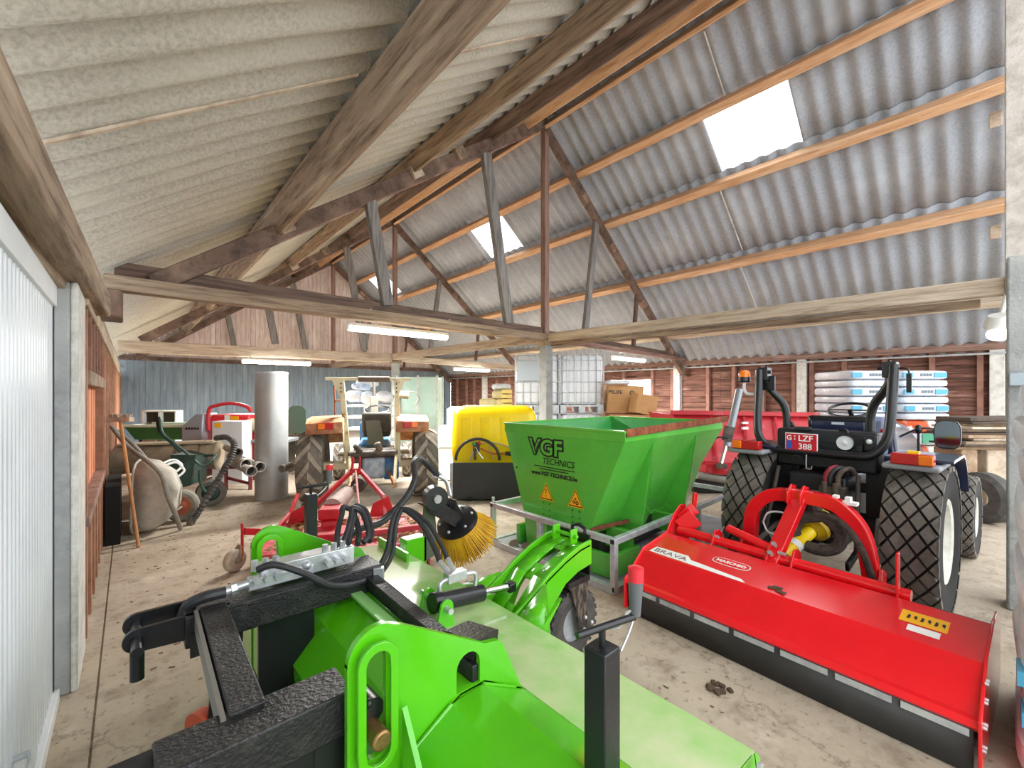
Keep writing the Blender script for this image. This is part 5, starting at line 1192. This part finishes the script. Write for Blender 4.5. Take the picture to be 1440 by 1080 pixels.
# ------------------------------------------------------------------ big red machine beyond the hopper
rm = thing('topdresser', tuple(at(1040, 692, 7.4))[:2] + (0,), 'large red trailed machine with sloping front, half hidden behind the dark tractor', 'machine', rz=RZ)
Wi = W(rm).inverted()
def q(px, py, D): return Wi @ at(px, py, D)
f_ = [q(946, 583, 7.2), q(1150, 586, 7.2), q(1150, 668, 6.7), q(978, 668, 6.7)]
bk_ = [p + V(0, 1.3, 0) for p in f_]
MB().loft([f_, bk_]).build('red_body', dull_red, rm, local=True, bevel=.01)
MB().bar(q(944, 580, 7.15), q(1150, 583, 7.15), .10, .07).build('body_flange', dull_red, rm, local=True, bevel=.006)
for px in (1000, 1046, 1090): MB().bar(q(px, 586, 7.14), q(px + 12, 666, 6.66), .03, .03).build('body_rib', dull_red, rm, local=True)
MB().bb(tuple(q(1042, 593, 7.05)), tuple(q(1052, 596, 7.0) + V(0, -.01, 0))).bb(tuple(q(1042, 600, 7.0)), tuple(q(1052, 604, 6.95) + V(0, -.01, 0))).build('white_sticker', white_paint, rm, local=True)
MB().bar(q(988, 656, 6.45), q(1030, 660, 6.45), .22, .14).bar(q(986, 650, 6.4), q(1032, 653, 6.4), .05, .05).build('lower_bracket', dull_red, rm, local=True, bevel=.006)
MB().cyl(q(980, 668, 6.4), q(1024, 675, 6.4), .055, n=14).build('front_roller', M('grey_roller', '#8d8a80', .6), rm, local=True)
MB().bb(tuple(q(976, 692, 6.9) * 1), tuple(q(1150, 668, 6.9) + V(0, .9, 0))).build('under_chassis', black, rm, local=True)
for px in (1000, 1120):
    c_ = q(px, 692, 7.6); MB().lathe([(.1, -.1), (.24, -.12), (.28, -.08), (.28, .08), (.24, .12), (.1, .1)], (c_.x, c_.y, .28), (1, 0, 0), 28, True).build('road_wheel', tyre_black, rm, local=True)
a_ = MB().cyl(q(1014, 652, 6.25), q(1028, 598, 6.45), .028, n=12).build('ram_rod', chrome, rm, local=True)
MB().cyl(q(1022, 628, 6.35), q(1040, 548, 6.6), .052, n=14).build('ram_barrel', M('grey_ram', '#8b9196', .4, .4), a_, local=True)
MB().box(q(1024, 610, 6.35), (.12, .08, .22), (0, .22, 0)).build('ram_collar', greasy, a_, local=True)
MB().tube([q(998, 622, 6.4), q(1010, 615, 6.35), q(1024, 616, 6.3)], .014, 6).build('ram_hose', rubber, a_, local=True)
MB().box(q(1014, 655, 6.25), (.12, .1, .07)).build('ram_foot', greasy, a_, local=True)

# ------------------------------------------------------------------ sacks on a pallet against the brown wall
ROWS = ['topmost', 'second', 'third', 'fourth', 'fifth', 'sixth']
o = at(1197, 554, 6.9); PAL = thing('sack_pallet', (o.x, o.y, 0), 'low wooden pallet under the tall stack of white, blue and orange sacks', 'pallet', rz=RZ)
MB().bb((0, 0, .1), (1.65, 1.0, .14)).build('top_boards', pale_wood, PAL, local=True)
for yy in (.0, .44, .88): MB().bb((0, yy, 0), (1.65, yy + .12, .1)).build('bearer', pale_wood, PAL, local=True)
WP = W(PAL)
def sack(cx, cz, w_, h_, kind, label, group, seed):
    t = thing('sack', tuple(WP @ V(cx, .48, cz)), label, 'sack', group, rz=RZ)
    MB().pillow((0, 0, 0), (w_, .92, h_ * .99), None, 6, seed, .03, 10).build('sack_body', bag_white if kind != 'o' else M('orange_sack', '#e0602c', .35, c2='#cf5222', scale=5, c3='#eef0ea', scale3=2.2, lo3=.52, hi3=.56), t, local=True)
    if kind == 'b':
        for xx, ww in ((-.30, .16), (.22, .2)): MB().box((xx, -.462, 0), (ww, .012, h_ * .5)).build('blue_print', bag_blue, t, local=True)
        for k in range(4): MB().box((-.08 + k * .05, -.463, .0), (.035, .010, h_ * .28)).build('print_block', M('grey_print', '#6f7b86', .5), t, local=True)
    if kind == 'g': MB().box((.1, -.462, .02), (.4, .012, h_ * .7)).build('green_print', M('green_print', '#47b58d', .4), t, local=True)
    return t
z = 1.985
for r_ in range(6):
    h_ = .155 if r_ % 2 == 0 else .115; z -= h_ / 2
    for c_ in (0, 1):
        sack(.41 + c_ * .82 + (.05 * r_ / 6 if c_ else 0), z, .80, h_ * 1.02, 'b' if r_ % 2 == 0 else 'w',
             '%s %s sack of the %s column in the stack by the brown wall' % (ROWS[r_], 'white and blue' if r_ % 2 == 0 else 'plain white', ('mirror-side' if c_ else 'steering-wheel-side')), 'white and blue sacks by the brown wall', r_ * 2 + c_)
    z -= h_ / 2
n_ = 5; hh = (z - .145) / n_
for r_ in range(n_):
    for c_ in (0, 1):
        sack(.42 + c_ * .84, z - hh * (r_ + .5), .82, hh * 1.02, 'og'[r_ == 1 or r_ == 3] if r_ else 'o',
             '%s %s sack of the %s column under the white and blue sacks' % (ROWS[r_], 'white and green' if r_ in (1, 3) else 'orange', ('mirror-side' if c_ else 'steering-wheel-side')), 'orange and green sacks by the brown wall', 40 + r_ * 2 + c_)

# ------------------------------------------------------------------ weathered boards on blocks by the wall
o = at(1352, 554, 5.75); PX_ = o.x; PY_ = o.y
bl = V(math.cos(TH), -math.sin(TH), 0); bd_ = V(math.sin(TH), math.cos(TH), 0)
r6 = random.Random(4)
for k, x in enumerate((.22, .62)):
    s = MB().box(o * 1 + bl * x + bd_ * .3 + V(0, 0, .42 - o.z), (.22 + .1 * k, .4, .84), (0, 0, RZ)); tag(s.build('timber_block', (bark, pale_wood)[k], bevel=.015), ('dark weathered timber block under the board stack, nearer the sacks', 'pale timber block under the board stack, nearer the concrete post')[k], 'block')
NB = 11; zc_ = .84; ordn = ['lowest', 'second', 'third', 'fourth', 'fifth', 'sixth', 'seventh', 'eighth', 'ninth', 'tenth', 'topmost']
for k in range(NB):
    th_ = (.045, .03, .05, .035)[k % 4]; x0_ = .0 + r6.uniform(0, .26); w_ = r6.uniform(.3, .55)
    s = MB().box(o + bl * (x0_ + .55) + bd_ * (.25 + r6.uniform(-.05, .05)) + V(0, 0, zc_ + th_ / 2 - o.z), (1.1, w_, th_ - .002), (0, r6.uniform(-.012, .012), RZ + r6.uniform(-.10, .10)))
    tag(s.build('weathered_board', (bark, pale_wood, old_wood, M('dark_weathered_board', '#5a4b40', .9, c2='#463a32', scale=6))[(k * 3 + (k == NB - 1)) % 4 if k < NB - 1 else 3], bevel=.006), '%s weathered board %s the stack beside the concrete post' % (ordn[k], 'of' if k in (0, NB - 1) else 'from the bottom of'), 'board', 'weathered boards by the concrete post'); zc_ += th_
o2 = at(1384, 680, 5.36); s = MB().lathe([(.12, -.09), (.26, -.1), (.31, -.06), (.31, .06), (.26, .1), (.12, .09)], V(o2.x, o2.y, .312), (math.cos(TH) * .3 + .5, -.6, 0), 30, True); tag(s.build('spare_tyre', tyre_black), 'dark spare tyre standing below the board stack', 'tyre')
s = MB().box(V(*at(1409, 702, 5.5)) * 1, (.26, .6, .10), (0, 0, RZ)); s.bm.verts.ensure_lookup_table()
dz = min(v.co.z for v in s.bm.verts); bmesh.ops.translate(s.bm, vec=(0, 0, -dz), verts=s.bm.verts); tag(s.build('plank_offcut', pale_wood, bevel=.006), 'pale plank offcut lying on the floor behind the tractor front wheel', 'plank')

# ------------------------------------------------------------------ wrapped sacks at the edge
for k in range(10):
    s = MB().pillow((3.15, -.43 - .012 * (k % 2), .10 + k * .165), (.95, .74, .175), (0, 0, .02 * (k % 3 - 1)), 5, k + 70, .07)
    t = tag(s.build('wrapped_sack', bag_white), '%s film-wrapped white sack stacked at the edge beside the red mower' % (['lowest', 'second lowest', 'third lowest', 'fourth lowest', 'fifth lowest', 'fifth highest', 'fourth highest', 'third highest', 'second highest', 'topmost'][k]), 'sack', 'film-wrapped white sacks')
    if k in (1, 2): MB().box((2.80, -.069 - .012 * (k % 2), .10 + k * .165), (.14, .02, .06)).build('blue_print', bag_blue, t)

# ------------------------------------------------------------------ the clutter by the close-studded wall
def plane_thing(name, px, py, label, cat, D):
    p = at(px, py, D); return thing(name, (p.x, p.y, 0), label, cat)
t = thing('steel_duct', (1.64, 7.415, 0), 'tall galvanised steel duct standing on end near the old tractor', 'duct')
MB().pipe((1.64, 7.415, 0), (1.64, 7.415, 1.94), .228, .222, 40).build('duct_shell', M('spiral_duct', '#b4b7b7', .48, .45, c2='#a3a6a7', scale=3, c3='#c3c1bb', scale3=1.5), t)
for z in (.03, 1.92): MB().pipe((1.64, 7.415, z - .012), (1.64, 7.415, z + .012), .233, .222, 40).build('duct_bead', galv, t)
pz = at(402, 656, 6.45)
MB().pipe(pz + V(.06, .0, 0), pz + V(-.09, -.12, -.01), .06, .05, 18).build('duct_spigot', pipe_grey, t)

# broom and stick
bt = at(169, 590, 4.74); bb_ = V(.073, 5.93, 0.0); t = thing('broom', tuple(bb_), 'upturned broom with orange-brown handle leaning on the close-studded wall', 'broom')
MB().cyl(bb_ + V(0, 0, .005), bt, .017, n=10).build('handle', stick_wood, t)
MB().box(bt + V(0, 0, .0), (.26, .07, .05), (0, 0, RZ)).build('broom_head', pale_wood, t, bevel=.008)
m = MB()
for k in range(60): p = bt + bl * r6.uniform(-.12, .12) + bd_ * r6.uniform(-.03, .03); m.cyl(p, p + V(r6.uniform(-.02, .02), 0, .06), .006, n=4)
m.build('broom_bristles', M('dusty_bristles', '#a89d8e', .9), t)
# grey wheelbarrow tipped on its side
wbw = thing('wheelbarrow', tuple(at(230, 735, 5.2))[:2] + (0,), 'grey wheelbarrow tipped up on its side, tray towards the close-studded wall', 'wheelbarrow')
def rloop(c4, k=.28, n=4):
    out = []
    for i in range(4):
        p, a, b = c4[i], c4[i - 1], c4[(i + 1) % 4]; s0 = p.lerp(a, k); s1 = p.lerp(b, k)
        for q_ in range(n + 1):
            t_ = q_ / n; out.append(s0 * (1 - t_) ** 2 + p * 2 * t_ * (1 - t_) + s1 * t_ ** 2)
    return out
R0 = [at(183, 757, 4.76), at(187, 655, 4.85), at(206, 640, 5.5), at(206, 728, 5.5)]
R1 = [at(207, 752, 4.82), at(214, 652, 4.88), at(228, 646, 5.45), at(232, 724, 5.45)]
R1b = [at(230, 738, 4.9), at(240, 662, 4.95), at(248, 660, 5.4), at(248, 716, 5.4)]
R2 = [at(244, 718, 4.98), at(251, 684, 5.0), at(256, 680, 5.3), at(254, 708, 5.3)]
R0, R1, R1b, R2 = [rloop(x_) for x_ in (R0, R1, R1b, R2)]
MB().loft([R0, R1, R1b, R2], cap=False).add(R2, [tuple(range(len(R2)))]).build('tray', barrow_grey, wbw, solid=.012, smooth=1.0, weld=True)
MB().tube(R0, .016, 8, 1, True).build('tray_rim', barrow_grey, wbw)
MB().tube([at(157, 600, 5.35), at(180, 628, 5.2), at(212, 652, 4.86), at(228, 670, 4.84), at(236, 698, 4.84), at(246, 722, 4.9), at(254, 744, 5.03)], .024, 8, 4).build('frame_tube', M('dusty_tube', '#8d8a80', .6, c2='#77746b', scale=9), wbw)
MB().tube([at(163, 605, 5.7), at(190, 628, 5.6), at(211, 655, 5.45), at(222, 682, 5.4), at(233, 710, 5.4)], .024, 8, 4).build('frame_tube', MATS['dusty_tube'], wbw)
MB().tube([at(214, 664, 5.1), at(245, 650, 5.3), at(257, 658, 5.35), at(256, 666, 5.3), at(222, 690, 5.05)], .014, 8, 4).tube([at(213, 660, 5.3), at(240, 647, 5.5), at(252, 650, 5.55), at(254, 658, 5.5), at(224, 680, 5.2)], .014, 8, 4).build('white_stay', white_paint, wbw)
MB().tube([at(199, 732, 5.0), at(240, 722, 5.25), at(256, 712, 5.35)], .013, 8, 2).tube([at(200, 726, 5.2), at(256, 712, 5.5)], .013, 8, 1).build('wheel_stay', pipe_grey, wbw)
wc = at(255, 712, 5.42); wax = (bd_ * .92 - bl * .25).normalized()
wz = V(wc.x, wc.y, .198)
w_ = MB().lathe([(.12, -.04), (.17, -.05), (.195, -.03), (.197, 0), (.195, .03), (.17, .05), (.12, .04)], wz, wax, 32, True).build('tyre', M('pale_dusty_tyre', '#8f897d', .9, c2='#7b756a', scale=8), wbw)
MB().lathe([(0, -.05), (.05, -.05), (.07, -.02), (.12, -.035), (.125, .035), (.07, .02), (0, .04)], wz, wax, 28).build('rim', rim_red, w_)
# green wheelbarrow behind it
gw = thing('wheelbarrow', tuple(at(290, 710, 6.1))[:2] + (0,), 'dark green wheelbarrow behind the grey one, handles pointing up', 'wheelbarrow')
G0 = [at(238, 690, 5.75), at(240, 640, 5.8), at(268, 633, 6.4), at(268, 680, 6.4)]
G1 = [at(268, 682, 5.85), at(275, 640, 5.85), at(292, 640, 6.3), at(290, 672, 6.3)]
MB().loft([G0, G1], cap=False).add(G1, [(0, 1, 2, 3)]).build('tray', barrow_green, gw, solid=.012, smooth=.5, weld=True)
MB().tube([at(225, 592, 5.8), at(229, 610, 5.75), at(248, 625, 5.8), at(268, 642, 5.85), at(285, 655, 5.9), at(300, 645, 6.0), at(304, 640, 6.1)], .018, 8, 4).build('frame_tube', barrow_green, gw)
MB().tube([at(221, 588, 6.2), at(224, 606, 6.1), at(240, 622, 6.1), at(262, 640, 6.15), at(300, 640, 6.2)], .018, 8, 4).build('frame_tube', barrow_green, gw)
MB().tube([at(222, 587, 6.0), at(226, 606, 5.95)], .028, 8, 1).build('hand_grip', black, gw)
MB().tube([at(280, 662, 5.9), at(282, 680, 5.95), at(290, 692, 6.0), at(300, 690, 6.05)], .016, 8, 3).tube([at(286, 655, 5.9), at(300, 648, 6.0)], .012, 6, 1).build('wheel_fork', barrow_green, gw)
wc = at(297, 694, 6.15); g2 = V(wc.x, wc.y, .192)
w_ = MB().lathe([(.11, -.04), (.16, -.05), (.188, -.03), (.19, 0), (.188, .03), (.16, .05), (.11, .04)], g2, (bd_ * .85 - bl * .4), 30, True).build('tyre', M('grey_old_tyre', '#6f6a62', .9), gw)
MB().lathe([(0, -.04), (.05, -.05), (.10, -.03), (.115, .03), (0, .03)], g2, (bd_ * .85 - bl * .4), 24).build('rim', barrow_green, w_)
# dark tub between the barrows; black panel added as shade by the wall
s = MB().loft([[at(208, 675, 5.62), at(230, 672, 5.62), at(230, 672, 6.0), at(208, 675, 6.0)], [p * 1 - V(0, 0, p.z - .01) for p in [at(210, 715, 5.62), at(229, 713, 5.62), at(229, 713, 6.0), at(210, 713, 6.0)]]])
tag(s.build('dark_tub', M('dark_navy_tub', '#1c2130', .6)), 'dark navy tub wedged between the grey and the green wheelbarrow', 'tub')
s = MB().bb((-.19, 6.2, 0), (-.07, 7.2, .62)); tag(s.build('gap_shade', M('gap_shade_black', '#141414', .9)), 'black panel added for the dark gap low on the wall beside the grey wheelbarrow', 'board')
# corrugated black hose with hook end
hs = [at(268, 738, 5.26), at(278, 722, 5.3), at(297, 690, 5.42), at(314, 662, 5.5), at(326, 640, 5.55), at(329, 624, 5.6), at(320, 615, 5.65), at(304, 616, 5.7)]
hs[0].z = .03; ct = thing('corrugated_hose', tuple(hs[0]), 'black corrugated suction hose propped up in a hook shape before the pipes', 'hose')
cnt = 260
MB().tube(hs, lambda f: .036 + .005 * math.sin(f * cnt), 10, 40).build('hose_body', M('dusty_black_hose', '#3d3c3b', .6, c2='#5c5a56', scale=10), ct)
MB().cyl(hs[0] + V(0, 0, -.025), hs[0] + V(.02, .01, .06), .045, n=12).build('hose_cuff', M('worn_cuff', '#6b6258', .8), ct)
# canvas roll and pipes on a red trestle
tres = thing('trestle', tuple(at(330, 700, 7.2))[:2] + (0,), 'low dark red steel trestle under the pipes and canvas roll', 'trestle')
ta = [at(318, 672, 7.2), at(352, 672, 7.2), at(225, 660, 7.6)]
for p in ta: MB().bar(V(p.x, p.y, .0), V(p.x, p.y, .40), .05, .05).build('leg', M('dark_red_steel', '#7c232a', .6, c2='#5f1b21', scale=8), tres)
MB().bar(V(ta[0].x, ta[0].y, .38), V(ta[1].x, ta[1].y, .38), .06, .06).build('cross_bar', MATS['dark_red_steel'], tres)
MB().bar(V(ta[0].x, ta[0].y, .2), V(ta[1].x, ta[1].y, .1), .04, .04).build('brace', MATS['dark_red_steel'], tres)
MB().bar(V(ta[2].x, ta[2].y, .38), V(ta[1].x, ta[1].y, .38), .06, .06).build('side_bar', MATS['dark_red_steel'], tres)
cr0, cr1 = V(-.12, 8.62, .62), V(1.05, 8.08, .64)
t = thing('canvas_roll', tuple((cr0 + cr1) / 2 - V(0, 0, .2)), 'long dusty beige canvas roll lying on the trestle behind the wheelbarrows', 'roll')
rg = []
for k in range(13):
    f = k / 12; c_ = cr0.lerp(cr1, f); rr_ = .225 * (1 - .12 * abs(math.sin(k * 2.1))); dr = (cr1 - cr0).normalized(); sd = dr.cross(V(0, 0, 1)).normalized()
    rg.append([c_ + sd * math.cos(a) * rr_ * 1.15 + V(0, 0, 1) * math.sin(a) * rr_ for a in [2 * math.pi * q_ / 18 for q_ in range(18)]])
MB().loft(rg).build('roll_body', beige_roll, t, smooth=1.2)
for f in (.3, .62, .85):
    c_ = cr0.lerp(cr1, f); MB().tube([c_ + sd * math.cos(a) * .262 + V(0, 0, 1) * math.sin(a) * .232 for a in [2 * math.pi * q_ / 18 for q_ in range(18)]], .010, 6, 1, True).build('binding_cord', M('hemp_cord', '#8a7350', .9), t)
MB().box(cr0.lerp(cr1, .5) + V(0, 0, .225), (1.2, .30, .03), (0, 0, math.atan2(dr.y, dr.x))).build('folded_top', M('pale_canvas', '#d3c3a8', .9, c2='#bdac90', scale=5), t, bevel=.01)
lab_ = ['flared grey pipe end on top of the pile beside the steel duct', 'flared grey pipe end in front, lowest of the pile beside the steel duct', 'flared grey pipe end closest to the steel duct', 'grey pipe lying along the top of the pile, its end behind the corrugated hose']
for k, (px, py, D, qx, qy, qD) in enumerate(((346, 653, 6.25, 324, 641, 6.6), (354, 663, 6.12, 326, 650, 6.55), (366, 657, 6.28, 336, 645, 6.8), (334, 637, 6.45, 319, 629, 6.8))):
    a_, b_ = at(px, py, D), at(qx, qy, qD); d_ = (a_ - b_).normalized(); t = thing('grey_pipe', tuple(a_), lab_[k], 'pipe', 'grey pipes on the trestle')
    MB().pipe(b_, a_ - d_ * .12, .058, .05, 18).build('pipe_barrel', pipe_grey, t)
    MB().lathe([(.058, 0), (.075, .03), (.078, .13), (.066, .13), (.062, .02)], a_ - d_ * .13, d_, 20, True).build('pipe_socket', pipe_grey, t)
    MB().cyl(a_ - d_ * .10, a_ - d_ * .095, .062, n=16).build('socket_shadow_plug', M('socket_shade', '#2a2826', .9), t)  # dark disc stands in for the shade inside the socket
# bench and small things behind
o = at(353, 620, 7.95); t = thing('bench', (o.x, o.y, 0), 'grey topped workbench with red legs behind the steel duct', 'bench', rz=RZ)
MB().bb((.0, 0, .70), (.66, .6, .75)).build('bench_top', M('grey_benchtop', '#8f9396', .6, c2='#7b7f82', scale=6), t, local=True, bevel=.005)
for x in (.02, .58):
    for y in (.03, .53): MB().bb((x, y, 0), (x + .05, y + .05, .70)).build('leg', MATS['dark_red_steel'], t, local=True)
s = MB().loft([[(x * 1.0, y, z) for x, y in ((-.15, -.1), (.15, -.1), (.15, .1), (-.15, .1))] for z in (0,)] + [[(x, y, .11) for x, y in ((-.18, -.13), (.18, -.13), (.18, .13), (-.18, .13))]])
s = s.build('red_basin', M('red_plastic', '#d2212b', .4), None); p = at(362, 604, 8.2); s.location = (p.x, p.y, .75); s.rotation_euler = (0, 0, RZ); tag(s, 'small red basin on the workbench beside the duct', 'basin')
s = MB().pillow((p.x, p.y, .98), (.42, .3, .24), (0, .35, RZ), 3, 12, .15); tag(s.build('cloth_bag', M('cream_cloth', '#d6c8ac', .9, c2='#bda98a', scale=8)), 'cream cloth bag slumped on the red basin', 'bag')
o = at(298, 640, 7.7); t = thing('white_cabinet', (o.x, o.y, 0), 'white sheet metal cabinet with an orange-yellow label behind the canvas roll', 'cabinet', rz=RZ)
MB().bb((0, 0, 0), (.54, .3, 1.11)).build('cabinet_body', white_metal, t, local=True, bevel=.008)
MB().bb((.05, -.004, 1.0), (.17, -.001, 1.08)).build('yellow_label', sticker_yellow, t, local=True)
o = at(292, 640, 8.3); t = thing('red_machine', (o.x, o.y, 0), 'bright red machine with hooped guard rail behind the white cabinet', 'machine', rz=RZ)
MB().bb((.05, 0, .0), (.80, .6, 1.20)).build('machine_body', M('bright_red', '#e0303a', .35), t, local=True, bevel=.04)
MB().tube([(.02, .0, .9), (.02, .0, 1.28), (.15, .0, 1.37), (.45, .0, 1.42), (.75, .0, 1.36), (.84, .0, 1.26)], .035, 10, 4).build('guard_rail', M('rail_red', '#c9303c', .4), t, local=True)
MB().bb((.33, -.01, 1.05), (.43, -.002, 1.19)).build('white_strip', white_paint, t, local=True)
MB().bb((.45, -.012, 1.10), (.60, -.002, 1.17)).build('orange_label', sticker_yellow, t, local=True)
o = at(255, 640, 8.2); t = thing('grey_engine', (o.x, o.y, 0), 'silver-grey engine cowl beside the red machine', 'engine', rz=RZ)
MB().loft([[(0, 0, .4), (.40, 0, .4), (.40, .5, .4), (0, .5, .4)], [(.0, 0, .98), (.40, 0, .98), (.40, .5, .98), (0, .5, .98)], [(.24, .05, 1.22), (.38, .05, 1.22), (.38, .45, 1.22), (.24, .45, 1.22)]]).build('cowl', M('silver_cowl', '#9aa2ab', .4, .3), t, local=True, bevel=.02)
MB().bb((.03, .03, 0), (.37, .47, .4)).build('engine_base', black, t, local=True)
for k in range(5): MB().bb((.08 + k * .055, -.006, .92), (.115 + k * .055, -.001, .96)).build('dark_marking', ink, t, local=True)
# green trough on legs, white open box behind
o = at(172, 600, 8.7); t = thing('green_trough', (o.x, o.y, 0), 'shallow green trough with a pale rim behind the canvas roll', 'trough', rz=RZ)
MB().loft([[(.16, .1, .66), (1.30, .1, .66), (1.30, .55, .66), (.16, .55, .66)], [(.02, 0, .94), (1.44, 0, .94), (1.44, .7, .94), (.02, .7, .94)]]).build('trough_body', green_trough, t, local=True, bevel=.02)
MB().tube([(.0, -.02, .955), (1.46, -.02, .955), (1.46, .72, .955), (.0, .72, .955)], .03, 8, 1, True).build('pale_rim', M('pale_green_rim', '#cfe0d2', .5), t, local=True)
for x in (.2, 1.2): MB().bb((x, .15, 0), (x + .08, .5, .67)).build('trough_leg', dark_wood, t, local=True)
o = at(199, 640, 9.6); t = thing('white_box_frame', (o.x, o.y, 0), 'open white framed box with two dark compartments behind the green trough', 'box', rz=RZ)
for a_, b_ in (((0, 0, .9), (.77, .2, .93)), ((0, 0, 1.2), (.77, .2, 1.23)), ((0, 0, .9), (.03, .2, 1.23)), ((.37, 0, .9), (.41, .2, 1.23)), ((.74, 0, .9), (.77, .2, 1.23))): MB().bb(a_, b_).build('white_panel', white_paint, t, local=True)
MB().bb((.02, .10, .92), (.75, .2, 1.21)).build('dark_back', M('compartment_shade', '#37332a', .9), t, local=True)  # dark panel puts the shade of the open compartments into colour
MB().bb((.02, .0, 0), (.75, .4, .9)).build('box_plinth', grey_board, t, local=True)
o = at(403, 640, 9.2); t = thing('green_board', (o.x, o.y, 0), 'dark green round-topped board standing behind the steel duct', 'board', rz=RZ)
MB().prism([(0, .3), (.38, .3), (.38, 1.22)] + arc(.23, 1.2, .15, 0, 90, 6) + arc(.15, 1.2, .15, 90, 180, 6) + [(0, 1.2)], (0, .05, 0), (1, 0, 0), (0, 0, 1), -.03).build('board_panel', M('dull_green', '#4c6b5b', .6), t, local=True)
for x in (.03, .31): MB().bb((x, .04, 0), (x + .04, .08, .4)).build('board_leg', steel, t, local=True)
o = at(398, 640, 8.56); t = thing('low_table', (o.x, o.y, 0), 'dark low table heaped with brown debris between the duct and the old tractor', 'table', rz=RZ)
MB().bb((-.05, 0, .66), (.55, .5, .70)).build('table_top', greasy, t, local=True)
for x in (-.03, .48): MB().bb((x, .05, 0), (x + .05, .45, .66)).build('leg', greasy, t, local=True)
m = MB()
for k in range(40): m.box((r6.uniform(0, .5), r6.uniform(.05, .45), .715 + r6.uniform(0, .05)), (.12, .03, .02), (r6.uniform(-.2, .2), r6.uniform(-.2, .2), r6.uniform(0, 3)))
x_ = m.build('debris_heap', soil, t, local=True); x_['kind'] = 'stuff'

# rusty brackets on the floor, litter
for px, py, lb, r_ in ((716, 776, 'rusty steel clamp bracket on the floor by the frame, nearer the brush', .3), (733, 779, 'rusty steel clamp bracket on the floor by the frame, nearer the support wheel', -.2)):
    p = at(px, py, 1.6 * 605 / (py - 554)); t = thing('clamp_bracket', (p.x, p.y, 0), lb, 'bracket', rz=RZ + r_)
    MB().prism([(0, .0), (.1, .0), (.1, .10), (.07, .12), (.02, .11), (0, .08)], (0, 0, 0), (1, 0, 0), (0, 0, 1), -.015).build('bracket_plate', M('dusty_rust', '#8f7d69', .8, c2='#74604d', scale=12), t, local=True)
    MB().bb((.0, .0, .0), (.16, .14, .03)).cyl((.06, .0, .06), (.1, .13, .06), .02, n=8).build('bracket_foot', MATS['dusty_rust'], t, local=True)
m = MB()
for k in range(330):
    if k < 200: x = r6.uniform(-.1, 1.4); y = r6.uniform(2.5, 8)
    else: x = r6.uniform(.2, 6.5); y = r6.uniform(-.2, 6)
    if x > 2.8 and y > 1.9 or x < 1.7 and .4 < y < 3.1 or x > 2.4 and y < 2: continue
    m.box((x, y, .003), (r6.uniform(.01, .035), r6.uniform(.003, .008), .003), (r6.uniform(-.1, .1), r6.uniform(-.1, .1), r6.uniform(0, 3)))
tag(m.build('straw_litter', M('dark_straw', '#7d6446', .9, c2='#5b4833', scale=9)), 'scattered straw and leaf bits on the concrete floor', 'litter', kind='stuff')
p = at(1010, 970, 1.6 * 605 / 416); m = MB()
for k in range(14): m.pillow((p.x + r6.uniform(-.04, .04), p.y + r6.uniform(-.05, .05), .008), (.035, .025, .02), (0, 0, r6.uniform(0, 3)), 3, k, .2, 5)
tag(m.build('mud_clod', soil), 'small clod of mud on the floor before the red mower', 'mud', kind='stuff')
